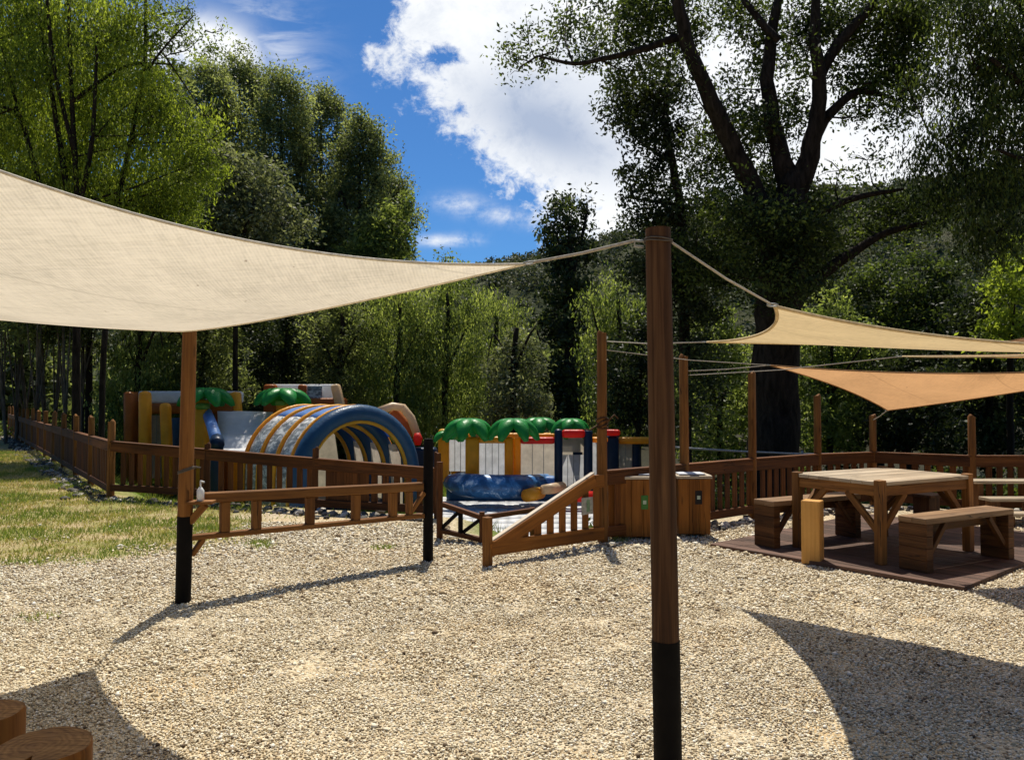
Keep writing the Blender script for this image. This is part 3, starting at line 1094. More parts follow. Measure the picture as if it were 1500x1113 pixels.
# fence B : right, round the table terrace
root = thing('picket_fence', 'reddish slatted timber fence with tall posts curving behind the picnic table', 'fence', (FENCE_B[0][0], FENCE_B[0][1], 0))
hts = [2.2, 2.0, 1.83, 1.55, 1.27, 1.27, 1.3]
for i in range(len(FENCE_B) - 1):
    fence_bay(root, FENCE_B[i], FENCE_B[i + 1], .74 if i else .74, .74, slat=.082, gap=.052, low=.06)
for i, (x, y) in enumerate(FENCE_B):
    fence_post(root, x, y, hts[i], .053 - .001 * i)
kx, ky = FENCE_B[0]
kb = MB()
for i in range(4):
    zz = 1.22 + .02 * i
    kb.tube([V((kx + .06 * math.cos(a), ky + .06 * math.sin(a), zz + .03 * math.sin(a + i))) for a in np.linspace(0, 2 * PI, 18)], .008, 6)
kb.tube([V((kx + .04, ky - .05, 1.26)), V((kx + .12, ky - .06, 1.34)), V((kx + .16, ky - .05, 1.30))], .009, 6)
kb.tube([V((kx - .04, ky - .05, 1.24)), V((kx - .14, ky - .06, 1.18)), V((kx - .20, ky - .05, 1.19))], .009, 6)
kb.build('rope_wrap', M['pole'], root, smooth=True)

# wedge shaped ramp side
R0 = G(714, 830)
R0 = V((R0.x, R0.y, 0))
R1 = V((FENCE_B[0][0], FENCE_B[0][1] - .06, 0))
root = thing('sloping_fence', 'orange brown fence wedge with a sloping top rail rising to the rope wrapped post', 'fence', tuple(R0))
d = (R1 - R0).normalized()
L = (R1 - R0).length
n = V((d.y, -d.x, 0))
zs = lambda s: .20 + (.735 - .20) * min(1, s / (L * .90))
k = 9
sl_ = MB()
for i in range(k):
    s = (i + .75) / (k + .4) * L
    c = R0 + d * s
    sl_.beam(c + V((0, 0, .10)), c + V((0, 0, zs(s) - .04)), .085, .022, n)
sl_.build('slat_panel', M['ramp'], root, bevel=.003)
o = n * .026
a0 = .02
MB().beam(R0 + d * a0 + o + V((0, 0, zs(a0) - .06)), R0 + d * L * .9 + o + V((0, 0, .735 - .06)), .03, .125).build('top_board', M['ramp'], root, bevel=.004)
MB().beam(R0 + d * L * .9 + o + V((0, 0, .735 - .075)), R0 + d * (L - .03) + o + V((0, 0, .735 - .075)), .03, .13).build('top_board', M['ramp'], root, bevel=.004)
MB().beam(R0 + d * a0 + V((0, 0, zs(a0) + .012)), R0 + d * L * .9 + V((0, 0, .735 + .012)), .05, .018).build('cap_rail', M['cap'], root, bevel=.003)
MB().beam(R0 + d * a0 + o * 1.05 + V((0, 0, .165)), R0 + d * (L - .03) + o * 1.05 + V((0, 0, .12)), .03, .13).build('bottom_rail', M['ramp'], root, bevel=.004)
MB().post(R0.x, R0.y, -.2, .445, .07, .07, d).build('post', M['post'], root, bevel=.005)

sg = R0 + d * (L * .80) + n * .06
root = thing('notice_sign', 'small faded grey notice sign fixed to the slats of the sloping fence', 'sign', tuple(sg + V((0, 0, .4))))
MB().beam(sg + V((0, 0, .345)), sg + V((0, 0, .515)), .17, .008, n).build('sign_board', M['sign'], root, bevel=.002)
q = sg + n * .0055 + d * .01
MB().beam(q + V((0, 0, .37)), q + V((0, 0, .49)), .045, .003, n).build('printed_panel', M['sign_green'], root)

# low dark railing down to the mat, with braces
root = thing('step_railing', 'low dark timber railing with diagonal braces beside the grey mat', 'railing', tuple(G(645, 785)))
q0 = G(644, 790)
q1 = G(706, 796)
q0.z = q1.z = 0
q2 = q1 + (q1 - q0) * .0 + V((.55, .9, 0))
for q, h_, r_ in ((q0, .83, .035), (q1, .33, .03)):
    MB().tube([q - V((0, 0, .3)), q + V((0, 0, h_))], r_, 10).build('post', M['fence'], root, autosmooth=40)
MB().beam(q0 + V((0, 0, .385)), q1 + V((0, 0, .27)), .05, .05).build('top_rail', M['fence'], root, bevel=.004)
MB().beam(q0 + V((0, 0, .10)), q1 + V((0, 0, .04)), .05, .05).build('bottom_rail', M['fence'], root, bevel=.004)
qm = (q0 + q1) / 2
MB().beam(qm + V((0, 0, .07)), qm + V((0, 0, .32)), .04, .04, (q1 - q0)).build('upright', M['black'], root, bevel=.003)
MB().beam(q0 + V((.03, 0, .13)), qm + V((-.02, 0, .31)), .035, .035).build('brace', M['black'], root, bevel=.003)
MB().beam(qm + V((.03, 0, .10)), q1 + V((-.02, 0, .25)), .035, .035).build('brace', M['black'], root, bevel=.003)
MB().beam(q1 + V((0, 0, .27)), q2 + V((0, 0, .22)), .05, .05).build('top_rail', M['fence'], root, bevel=.004)
MB().post(q2.x, q2.y, -.3, .25, .06).build('post', M['fence'], root, bevel=.004)

# ------------------------------------------------------------------ wooden bins


def bin_(x0, x1, Yc, dep, h, label, plate, pm, px, pz):
    root = thing('wooden_bin', label, 'bin', ((x0 + x1) / 2, Yc, 0), 'wooden rubbish bins by the fence')
    wdt = x1 - x0
    for nm, (a, b), ax_ in (('front_panel', ((x0, Yc), (x1, Yc)), 0), ('back_panel', ((x0, Yc + dep), (x1, Yc + dep)), 0), ('side_panel', ((x0 + .012, Yc + .015), (x0 + .012, Yc + dep - .015)), 1), ('side_panel', ((x1 - .012, Yc + .015), (x1 - .012, Yc + dep - .015)), 1)):
        mb = MB()
        a, b = V((*a, 0)), V((*b, 0))
        L_ = (b - a).length
        dd = (b - a).normalized()
        k_ = max(2, int(round(L_ / .115)))
        for i in range(k_):
            c = a + dd * (L_ * (i + .5) / k_)
            mb.beam(c + V((0, 0, .03)), c + V((0, 0, h - .02 + random.uniform(-.003, .003))), L_ / k_ * .975, .022, dd.cross(V((0, 0, 1))))
        mb.build(nm, M['ramp'], root, bevel=.003)
    rim = MB()
    rim.beam((x0 - .02, Yc, h), (x1 + .02, Yc, h), .05, .03)
    rim.beam((x0 - .02, Yc + dep, h), (x1 + .02, Yc + dep, h), .05, .03)
    rim.beam((x0, Yc + .026, h + .002), (x0, Yc + dep - .026, h + .002), .05, .03)
    rim.beam((x1, Yc + .026, h + .002), (x1, Yc + dep - .026, h + .002), .05, .03)
    rim.build('rim', M['cap'], root, bevel=.003)
    MB().beam(((x0 + x1) / 2, Yc + .04, h - .05), ((x0 + x1) / 2, Yc + dep - .04, h - .05), wdt - .09, .01).build('dark_inside', M['dark'], root)  # flat dark sheet standing in for the shaded inside of the bin
    lid = MB()
    lid.beam((x0 + .03, Yc + dep * .55, h + .022), (x1 - .03, Yc + dep * .55, h + .022), dep * .6, .012)
    lid.build('lid', M['grey_plastic'], root, bevel=.003)
    pl = MB().beam((px, Yc - .0125, pz - .075), (px, Yc - .0125, pz + .075), .075, .006, (0, 1, 0)).build('plate', M[pm], root, bevel=.002)
    MB().beam((px, Yc - .0165, pz - .02), (px, Yc - .0165, pz + .02), .035, .003, (0, 1, 0)).build('plate_mark', M['pale_mark'], root)
    return root


bin_(1.03, 1.53, 8.28, .45, .66, 'wide wooden bin with a green plate, just left of the thick dark pole', 'plate', 'green_plate', 1.42, .40)
bin_(1.82, 2.17, 8.45, .40, .65, 'narrower wooden bin with a dark plate, just right of the thick dark pole', 'plate', 'dark', 2.04, .43)

# ------------------------------------------------------------------ table terrace
K = G(1412, 866)
K = V((K.x, K.y, 0))
e1 = (V((*G(1040, 801).xy, 0)) - K)
e1n = e1.normalized()
e2n = V((e1n.y, -e1n.x, 0))
if e2n.y < 0:
    e2n = -e2n
mb = MB()
LD, DD = e1.length, 3.3
npk = 18
for i in range(npk):
    c = K + e2n * ((i + .5) / npk * DD)
    mb.beam(c + V((0, 0, .017)), c + e1n * LD + V((0, 0, .017)), DD / npk * .97, .034)
M['deck'] = mat_wood('pinkish_deck_boards', (0.028, 0.016, 0.011), (0.082, 0.046, 0.031), (0.18, 0.105, 0.078), .75, .6)
dk = mb.build('deck', M['deck'], None, bevel=.003)
tag(dk, kind='structure')

TB = V((3.28, 6.88, .034))
tu = V((.88, .475, 0)).normalized()
tn = V((-tu.y, tu.x, 0))
TL, TW_, TH = 1.30, .92, .735


def tp(a, b, z=0.0):
    return TB + tu * a + tn * b + V((0, 0, z))


root = thing('picnic_table', 'square timber table with braced legs and pale weathered top on the deck', 'table', tuple(TB))
lw = .078
for a in (0, TL):
    for b in (0, TW_):
        c = tp(a, b)
        MB().beam(c, c + V((0, 0, TH + .012)), lw, lw, tn).build('leg', M['table'], root, bevel=.005)
ap = MB()
for b in (0, TW_):
    ap.beam(tp(lw / 2, b, TH - .085), tp(TL - lw / 2, b, TH - .085), .04, .095)
for a in (0, TL):
    ap.beam(tp(a, lw / 2, TH - .085), tp(a, TW_ - lw / 2, TH - .085), .04, .095)
ap.build('apron', M['table'], root, bevel=.004)
tpb = MB()
npl = 7
for i in range(npl):
    b0_ = -.0 + lw / 2 + .002 + (TW_ - lw - .004) * i / npl
    b1_ = lw / 2 + .002 + (TW_ - lw - .004) * (i + 1) / npl
    bm_ = (b0_ + b1_) / 2
    tpb.beam(tp(-.03, bm_, TH - .02), tp(TL + .03, bm_, TH - .02), (b1_ - b0_) * .975, .034)
for b in (0, TW_):
    tpb.beam(tp(lw / 2 + .003, b, TH - .02), tp(TL - lw / 2 - .003, b, TH - .02), lw, .034)
tpb.build('tabletop', M['tabletop'], root, bevel=.003)
for a, b, da, db in ((0, 0, 0, 1), (0, TW_, 0, -1), (0, 0, 1, 0), (TL, 0, -1, 0), (TL, 0, 0, 1), (TL, TW_, 0, -1), (0, TW_, 1, 0), (TL, TW_, -1, 0)):
    MB().beam(tp(a + da * .03, b + db * .03, TH - .44), tp(a + da * .34, b + db * .34, TH - .12), .04, .055).build('brace', M['table'], root, bevel=.003)


def bench(o, u_, n_, L_, wd, h, label, thick=.05):
    root = thing('bench', label, 'bench', tuple(o), 'timber benches round the picnic table')
    P_ = lambda a, b, z=0.0: o + u_ * a + n_ * b + V((0, 0, z))
    for a in (.05, L_ - .05):
        mb = MB()
        for i in range(4):
            zz0, zz1 = (h - thick) * i / 4 + .001, (h - thick) * (i + 1) / 4 - .001
            mb.beam(P_(a, -wd / 2, (zz0 + zz1) / 2), P_(a, wd / 2, (zz0 + zz1) / 2), .09, zz1 - zz0)
        mb.build('end_panel', M['bench'], root, bevel=.004)
    st_ = MB()
    for i in range(2):
        st_.beam(P_(0, (i - .5) * wd / 2, h - thick / 2), P_(L_, (i - .5) * wd / 2, h - thick / 2), wd / 2 * .985, thick)
    st_.build('seat', M['seat'], root, bevel=.004)
    MB().beam(P_(.1, 0, h - thick - .045), P_(L_ - .1, 0, h - thick - .045), .05, .085).build('rail', M['bench'], root, bevel=.003)
    for a0_, a1_ in ((.10, .33), (L_ - .10, L_ - .33)):
        MB().beam(P_(a0_, -wd * .32, .14), P_(a1_, -wd * .32, h - thick - .01), .04, .045).build('brace', M['bench'], root, bevel=.003)
    return root


bench(tp(.0, -.30), tu, tn, 1.30, .26, .46, 'heavy timber bench with solid plank ends in front of the square table')
bench(tp(-.28, TW_ + .18), tu, tn, 1.30, .26, .46, 'heavy timber bench behind the square table, its end beside the square stump')

Q = G(1197, 828)
root = thing('timber_stump', 'bright fresh cut square timber stump standing in front of the square table', 'stump', (Q.x, Q.y, .0))
mb = MB().post(Q.x, Q.y + .10, .0, .575, .165, .145, V((.80, -.60, 0)))
mb.build('stump', M['newwood'], root, bevel=.008, seg=2)

Q = W(1364, 724, 8.35)
root = thing('stool', 'small dark timber stool with overhanging top behind the square table', 'stool', (Q.x, Q.y, .0))
MB().post(Q.x, Q.y + .1, .0, Q.z - .035, .19, .19, tu).build('pedestal', M['bench'], root, bevel=.005)
MB().post(Q.x, Q.y + .1, Q.z - .033, Q.z, .30, .30, tu).build('stool_top', M['bench'], root, bevel=.005)

# stepped bench along the right hand fence
root = thing('tiered_bench', 'long low stepped timber bench along the fence at the right edge', 'bench', (6.6, 9.6, 0))
for zz, yy_, wd in ((.47, 9.75, .30), (.29, 9.40, .24), (.15, 9.12, .22)):
    mb = MB()
    for j in range(2):
        mb.beam((5.75, yy_ + (j - .5) * wd / 2, zz), (8.4, yy_ + (j - .5) * wd / 2, zz), wd / 2 * .97, .035)
    mb.build('seat_plank', M['tabletop'], root, bevel=.003)
for x in (5.85, 6.55, 7.4, 8.25):
    for zz, yy_, wd in ((.47, 9.75, .30), (.29, 9.40, .24), (.15, 9.12, .22)):
        MB().post(x, yy_, .0, zz - .018, .07, wd * .8).build('support', M['bench'], root, bevel=.003)

# log stools, lower left
m, t = newmat('log_end_grain')
p = t.coord('Object')
nz = t.noise(p, 9, 4, .6)
pd = t.vmath('ADD', p, t.vmath('SCALE', t.n('ShaderNodeTexNoise', Scale=5.0, Detail=3).outputs['Color'], .03))
wv = t.n('ShaderNodeTexWave', _wave_type='RINGS', _rings_direction='Z', Scale=14.0, Distortion=9, Detail=6)
t.set(wv, 'Vector', pd)
stk = t.noise(t.mapping(p, (6, 70, 1), (0, 0, .5)), 1.0, 5, .65, .8)
mixv = t.math('ADD', t.math('MULTIPLY', wv.outputs['Fac'], .10), t.math('MULTIPLY', stk, .9))
c = t.ramp(mixv, [(.35, (0.10, 0.048, 0.018)), (.58, (0.27, 0.145, 0.052)), (.8, (0.40, 0.24, 0.095))])
c = t.mix(t.math('MULTIPLY', t.smooth(nz, .45, .7), .5), c, (0.16, 0.085, 0.04))
t.out(t.principled(c, .8, t.bump(wv.outputs['Fac'], .25, .004), .2))
M['endgrain'] = m


def log_stool(x, y, h, r, label, notch):
    root = thing('log_stool', label, 'log stool', (x, y, 0), 'log stools at the lower left')
    n_ = 40
    prof = [1 + .03 * math.sin(3 * a + x * 7) + .02 * math.sin(7 * a + y) for a in np.linspace(0, 2 * PI, n_, endpoint=False)]
    mb = MB()
    zl = [-.05, .05, h * .5, h - .015, h - .003]
    rr = [1.03, 1.02, 1.0, 1.0, .975]
    for z_, s_ in zip(zl, rr):
        for k_ in range(n_):
            a = 2 * PI * k_ / n_
            q = prof[k_] * r * s_
            if notch and abs(((a - notch + PI) % (2 * PI)) - PI) < .08:
                q *= .50
            mb.v.append((x + q * math.cos(a), y + q * math.sin(a), z_))
    for i in range(len(zl) - 1):
        for k_ in range(n_):
            k2 = (k_ + 1) % n_
            c = 2 * PI * r / n_
            mb.face([i * n_ + k_, i * n_ + k2, (i + 1) * n_ + k2, (i + 1) * n_ + k_], [(zl[i], c * k_), (zl[i], c * k_ + c), (zl[i + 1], c * k_ + c), (zl[i + 1], c * k_)], .4)
    mb.build('log', M['ramp'], root, autosmooth=50)
    tb = MB()
    for k_ in range(n_):
        a = 2 * PI * k_ / n_
        q = prof[k_] * r * .975
        if notch and abs(((a - notch + PI) % (2 * PI)) - PI) < .08:
            q *= .50
        tb.v.append((x + q * math.cos(a), y + q * math.sin(a), h - .003))
    tb.v.append((x, y, h + .002))
    for k_ in range(n_):
        tb.face([k_, (k_ + 1) % n_, n_], [(0, 0), (1, 0), (0, 1)], .4)
    tb.build('sawn_top', M['endgrain'], root, smooth=True)


S2_ = W(62, 1090, 2.42)
log_stool(S2_.x, S2_.y, S2_.z, .142, 'nearer round log stool with a split in its sawn top, lower left corner', 4.9)
S1_ = W(-30, 1043, 2.72)
log_stool(S1_.x, S1_.y, S1_.z, .133, 'round log stool cut off by the left edge, behind the split one', 0)

# ------------------------------------------------------------------ inflatables
def vinyl(name, col, rough=.38, nz=.12):
    m, t = newmat(name)
    n1 = t.noise(t.coord(), 3.5, 4, .55)
    n2 = t.noise(t.coord(), 14, 4, .6)
    c = t.ramp(n1, [(0.3, tuple(x * (1 - nz) for x in col)), (0.7, tuple(min(1, x * (1 + nz)) for x in col))])
    pr = t.principled(c, rough, t.bump(t.math('ADD', n1, t.math('MULTIPLY', n2, .4)), .35, .05), .4)
    tr = t.n('ShaderNodeBsdfTranslucent')
    t.set(tr, 'Color', c)
    mx = t.n('ShaderNodeMixShader')
    t.set(mx, 'i0', .42)
    t.set(mx, 'i1', pr)
    t.set(mx, 'i2', tr.outputs[0])
    t.out(mx.outputs[0])
    return m


I_ = {
    'orange': vinyl('amber_vinyl', (0.97, 0.47, 0.04)), 'deep': vinyl('rust_vinyl', (0.46, 0.15, 0.03)),
    'blue': vinyl('blue_vinyl', (0.040, 0.118, 0.235)), 'navy': vinyl('navy_vinyl', (0.012, 0.035, 0.085)),
    'sky': vinyl('light_blue_vinyl', (0.22, 0.40, 0.76)), 'grey': vinyl('grey_white_vinyl', (0.86, 0.87, 0.88), .4, .08),
    'green': vinyl('leaf_green_vinyl', (0.03, 0.33, 0.065)), 'red': vinyl('red_vinyl', (0.72, 0.035, 0.02)),
    'yellow': vinyl('mustard_vinyl', (0.78, 0.42, 0.03)), 'cream': vinyl('cream_vinyl', (0.72, 0.55, 0.35)),
    'lime': vinyl('lime_vinyl', (0.20, 0.42, 0.08)),
}
m, t = newmat('splash_print_vinyl')
n1 = t.noise(t.coord(), 2.6, 6, .65, .6)
c = t.ramp(n1, [(0.40, (0.02, 0.075, 0.20)), (0.55, (0.05, 0.19, 0.45)), (0.62, (0.55, 0.68, 0.85))])
t.out(t.principled(c, .35, None, .4))
I_['splash'] = m
m, t = newmat('rock_print_vinyl')
n1 = t.noise(t.mapping(t.coord(), (1.2, 1.2, 2.4)), 3.2, 6, .7, .8)
c = t.ramp(n1, [(0.36, (0.08, 0.095, 0.11)), (0.5, (0.26, 0.28, 0.29)), (0.6, (0.66, 0.67, 0.66))])
t.out(t.principled(c, .4, None, .4))
I_['rock'] = m


def mat_net(name, col, alpha):
    m, t = newmat(name)
    n1 = t.noise(t.coord(), 4, 4, .6)
    c = t.ramp(n1, [(0.3, tuple(x * .8 for x in col)), (0.7, tuple(min(1, x * 1.15) for x in col))])
    df = t.principled(c, .8, None, .1)
    tp_ = t.n('ShaderNodeBsdfTransparent')
    tr = t.n('ShaderNodeBsdfTranslucent')
    t.set(tr, 'Color', c)
    a = t.n('ShaderNodeMixShader')
    t.set(a, 'i0', .62)
    t.set(a, 'i1', df)
    t.set(a, 'i2', tr.outputs[0])
    b = t.n('ShaderNodeMixShader')
    t.set(b, 'i0', alpha)
    t.set(b, 'i1', a.outputs[0])
    t.set(b, 'i2', tp_.outputs[0])
    t.out(b.outputs[0])
    return m


I_['net'] = mat_net('white_netting', (0.66, 0.67, 0.68), .08)
I_['tannet'] = mat_net('tan_netting', (0.66, 0.58, 0.47), .15)
ZL = -1.5


def puffy(mb, p0, p1, w_, h_, up=(0, 0, 1), rnd=None):
    return mb.beam(p0, p1, w_, h_, up, rnd)


def part(root, name, matk, mb, bevel=.10, seg=4):
    o = mb.build(name, I_[matk], root, smooth=False, bevel=bevel, seg=seg)
    o.data.polygons.foreach_set('use_smooth', [True] * len(o.data.polygons))
    return o


def palm(root, c, r, droop, n=6, ph=0.0, squash=1.0):
    """crown of fat drooping inflated leaves"""
    for i in range(n):
        a = ph + 2 * PI * i / n
        dx, dy = math.cos(a), math.sin(a) * squash
        pts, rad_ = [], []
        for k_ in range(9):
            q = k_ / 8
            pts.append(c + V((dx * r * q, dy * r * q, droop * (.30 * math.sin(q * PI * .55) * .6 - 1.0 * q ** 2.0))))
            rad_.append(max(.05, r * .35 * math.sin(PI * min(1, (.15 + q * .80))) ** .7))
        b = len
        mb = MB()
        mb.tube(pts, rad_, 10, True)
        # flatten each leaf vertically
        nv = []
        for j, vv_ in enumerate(mb.v):
            cc = pts[j // 10] if j // 10 < len(pts) else pts[-1]
            dv_ = V(vv_) - cc
            nv.append((cc.x + dv_.x, cc.y + dv_.y, cc.z + dv_.z * .45))
        mb.v = nv
        mb.build('palm_leaf', I_['green'], root, smooth=True)


# --- bouncy castle (right), about 22 m away on the lower lawn
root = thing('bouncy_castle', 'inflatable bouncy castle with green palm tops, mustard pillars and a blue base', 'inflatable', tuple(W(770, 725, 23) ))
root['_org'] = tuple(root.location)


def vert(px0, px1, y0, y1, Y, matk, name='pillar', dep=None, bevel=.10, lean=0):
    a = W((px0 + px1) / 2 + lean, y0, Y)
    b = W((px0 + px1) / 2, y1, Y)
    b.z = max(b.z, ZL)
    wd = (px1 - px0) / F * Y
    return part(root, name, matk, MB().beam(b, a, wd, dep or wd, (0, 1, 0)), min(bevel, wd * .42))


def horiz(px0, px1, y0, y1, Y, matk, name='beam', dep=.3, bevel=.09, Y1=None):
    Y1 = Y1 or Y
    a = W(px0, (y0 + y1) / 2, Y)
    b = W(px1, (y0 + y1) / 2, Y1)
    h_ = abs(y1 - y0) / F * Y
    return part(root, name, matk, MB().beam(a, b, dep, h_), min(bevel, h_ * .42, dep * .42))


def panel(px0, px1, y0, y1, Y, matk, name='net_panel', Y1=None, n=6):
    Y1 = Y1 or Y
    a, b, c, d_ = W(px0, y1, Y), W(px1, y1, Y1), W(px1, y0, Y1), W(px0, y0, Y)
    mb = MB()
    mb.quad(a, b, c, d_)
    o = mb.build(name, I_[matk], root)
    if n:
        s_ = MB()
        for i in range(1, n):
            q = i / n
            p0_, p1_ = a + (b - a) * q, d_ + (c - d_) * q
            s_.beam(p0_ + V((0, -.02, 0)), p1_ + V((0, -.02, 0)), .018, .012, (0, 1, 0))
        s_.build('seam', M['wire'], o)
    return o


# base: front cushion and floor
f0 = W(655, 712, 21.6)
mb = MB()
pts = [W(660, 706, 22.6), W(672, 709, 21.6), W(700, 712, 21.0), W(735, 713, 20.9), W(770, 711, 21.2), W(800, 706, 22.2)]
part(root, 'front_cushion', 'splash', MB().tube(pts, [.22, .31, .33, .33, .30, .24], 14), 0)
part(root, 'base', 'blue', MB().beam(W(660, 712, 24.3) + V((0, 0, 0)), W(815, 712, 24.3), 3.4, .62), .16)
horiz(690, 740, 700, 716, 21.5, 'sky', 'step', 1.2, .12)
horiz(760, 815, 697, 712, 22.0, 'sky', 'step', .5, .12)
horiz(812, 950, 690, 730, 24.5, 'navy', 'base', 3.0, .2)
# pillars
vert(642, 658, 628, 705, 22.6, 'yellow')
vert(682, 702, 640, 705, 21.8, 'yellow')
vert(739, 752, 640, 708, 21.8, 'yellow')
vert(752, 763, 640, 708, 21.9, 'orange')
for a, b, y0, y1, Yp in ((812, 824, 628, 712, 21.8), (855, 868, 629, 712, 21.8), (888, 906, 638, 712, 22.4), (925, 938, 645, 712, 22.8)):
    vert(a, b, y0, y1, Yp, 'navy')
for a, Yp in ((668, 26), (716, 26), (778, 26), (846, 26), (900, 26)):
    vert(a - 7, a + 7, 632, 705, Yp, 'orange' if a < 800 else 'navy', 'back_pillar')
# beams
horiz(656, 686, 634, 644, 22.2, 'lime', 'beam')
horiz(700, 742, 639, 649, 21.9, 'orange', 'beam')
horiz(697, 742, 635, 640, 22.0, 'cream', 'beam')
horiz(762, 813, 640, 650, 21.9, 'red', 'beam')
horiz(762, 813, 635, 640, 22.1, 'yellow', 'beam')
horiz(823, 857, 629, 641, 21.8, 'red', 'beam')
horiz(886, 908, 629, 638, 22.2, 'red', 'beam')
horiz(866, 890, 640, 648, 22.0, 'orange', 'beam')
horiz(905, 952, 640, 650, 22.6, 'orange', 'beam')
horiz(660, 900, 634, 642, 26, 'orange', 'beam')
# netting
panel(658, 683, 642, 690, 23.2, 'net', n=3)
panel(702, 740, 647, 695, 23.1, 'net', n=4)
panel(763, 813, 648, 702, 23.1, 'tannet', n=3)
panel(823, 857, 640, 662, 22.9, 'tannet', n=0)
panel(823, 857, 666, 712, 22.9, 'net', n=4)
panel(866, 890, 648, 700, 23.0, 'net', n=3)
panel(906, 926, 650, 700, 22.6, 'tannet', n=2)
panel(660, 905, 645, 700, 26.0, 'tannet', n=12)
# palms
for px, py, Yp, rr, ph in ((686, 618, 21.6, .70, .3), (752, 618, 21.5, .69, .0), (790, 616, 24.8, .70, .5), (836, 617, 22.9, .58, .2), (655, 634, 22.4, .42, .6)):
    palm(root, W(px, py, Yp), rr, .62 if rr > .5 else .3, 6, ph)
# outlet tubes lying in front
part(root, 'air_tube', 'orange', MB().tube([W(770, 726, 20.6), W(780, 724, 20.8), W(792, 722, 21.2)], [.17, .19, .16], 12), 0)
part(root, 'air_tube', 'cream', MB().tube([W(795, 717, 20.8), W(812, 715, 21.0), W(824, 712, 21.4)], [.13, .15, .13], 12), 0)
part(root, 'air_tube', 'red', MB().tube([W(822, 728, 20.6), W(850, 727, 20.6), W(880, 727, 20.8)], [.14, .15, .14], 12), 0)

# --- obstacle course (left)
root = thing('obstacle_course', 'long inflatable obstacle course with blue tunnel arch and amber slide frame behind the fence', 'inflatable', tuple(W(430, 740, 21)))
# tunnel of arches
fc = V((W(525, 600, 20.2).x, 20.2, ZL))
axd = V((-.66, .75, 0)).normalized()
crs = V((axd.y, -axd.x, 0))


def arch_pts(cen, rad_, leg, n=22):
    out = [cen - crs * rad_ + V((0, 0, 0.02)), cen - crs * rad_ + V((0, 0, leg * .5))]
    for i in range(n + 1):
        a = PI - PI * i / n
        out.append(cen + crs * (rad_ * math.cos(a)) + V((0, 0, leg + rad_ * 1.02 * math.sin(a))))
    out += [cen + crs * rad_ + V((0, 0, leg * .5)), cen + crs * rad_ + V((0, 0, .02))]
    return out


LEG = .95
RO = 1.66
for i in range(4):
    cen = fc + axd * (.98 * i)
    part(root, 'tunnel_arch', 'blue', MB().tube(arch_pts(cen, RO if i == 0 else RO - .09, LEG), .23 if i == 0 else .21, 14), 0)
    sm = MB()
    sm.tube(arch_pts(cen - axd * .08, RO - (.21 if i == 0 else .29), LEG), .06, 8)
    part(root, 'tunnel_seam', 'orange', sm, 0)
    so_ = MB()
    so_.tube(arch_pts(cen + axd * (.24 if i == 0 else .12), RO + .165, LEG), .062, 8)
    part(root, 'tunnel_seam', 'orange', so_, 0)
for i in range(3):
    c0 = fc + axd * (.98 * i + (.22 if i == 0 else .10))
    c1 = fc + axd * (.98 * (i + 1) + .10)
    rings = [arch_pts(c0 + (c1 - c0) * q, RO + .13 + .07 * math.sin(PI * q), LEG) for q in (0, .2, .4, .6, .8, 1)]
    N_ = len(rings[0])
    for nm, mk, lo_, hi_ in (('tunnel_wall', 'rock', 0.0, .33), ('tunnel_roof', 'sky', .33, .78)):
        j0, j1 = int(round(lo_ * (N_ - 1))), int(round(hi_ * (N_ - 1)))
        vs_ = [q for rg in rings for q in rg[j0:j1 + 1]]
        w_ = j1 - j0 + 1
        mb_ = MB()
        mb_.v = [tuple(q) for q in vs_]
        for r_i in range(5):
            for j in range(w_ - 1):
                mb_.face([r_i * w_ + j, r_i * w_ + j + 1, (r_i + 1) * w_ + j + 1, (r_i + 1) * w_ + j], [(0, 0), (1, 0), (1, 1), (0, 1)], .5)
        o = mb_.build(nm, I_[mk], root, smooth=True)
        sd = o.modifiers.new('solid', 'SOLIDIFY')
        sd.thickness = .04
# inner netting on the right hand wall
for i in range(3):
    c0 = fc + axd * (.98 * i + .2)
    c1 = fc + axd * (.98 * (i + 1) - .2)
    o = MB().quad(c0 + crs * (RO - .1) + V((0, 0, .1)), c1 + crs * (RO - .1) + V((0, 0, .1)), c1 + crs * (RO - .25) + V((0, 0, 1.75)), c0 + crs * (RO - .25) + V((0, 0, 1.75))).build('net_panel', I_['tannet'], root)
cen = fc + axd * 3.5
o = MB().quad(cen - crs * 1.5 + V((0, 0, .1)), cen + crs * 1.5 + V((0, 0, .1)), cen + crs * 1.2 + V((0, 0, 2.0)), cen - crs * 1.2 + V((0, 0, 2.0))).build('net_panel', I_['tannet'], root)
part(root, 'base', 'navy', MB().beam(fc + axd * .4 + V((0, 0, .12)), fc + axd * 3.6 + V((0, 0, .12)), 2.6, .24), .08)
# left frame tower
vert(193, 206, 574, 760, 24.6, 'deep', dep=1.2)
vert(205, 220, 573, 760, 23.7, 'orange', dep=.4, bevel=.14)
vert(240, 254, 590, 760, 23.7, 'orange', dep=.35, bevel=.13, lean=-5)
vert(344, 360, 574, 740, 24.6, 'orange', dep=.45, lean=-9)
vert(318, 342, 588, 740, 24.9, 'deep', dep=.5)
horiz(212, 350, 573, 590, 24.9, 'grey', 'top_wall', 1.0, .08)
horiz(212, 346, 590, 606, 24.6, 'deep', 'beam', .6, .1)
vert(252, 264, 612, 760, 24.2, 'blue', 'slide_side', dep=.8)
o = panel(217, 242, 608, 700, 24.4, 'tannet', 'climbing_net', n=4)
panel(218, 241, 612, 700, 25.2, 'rock', 'back_wall', n=0)
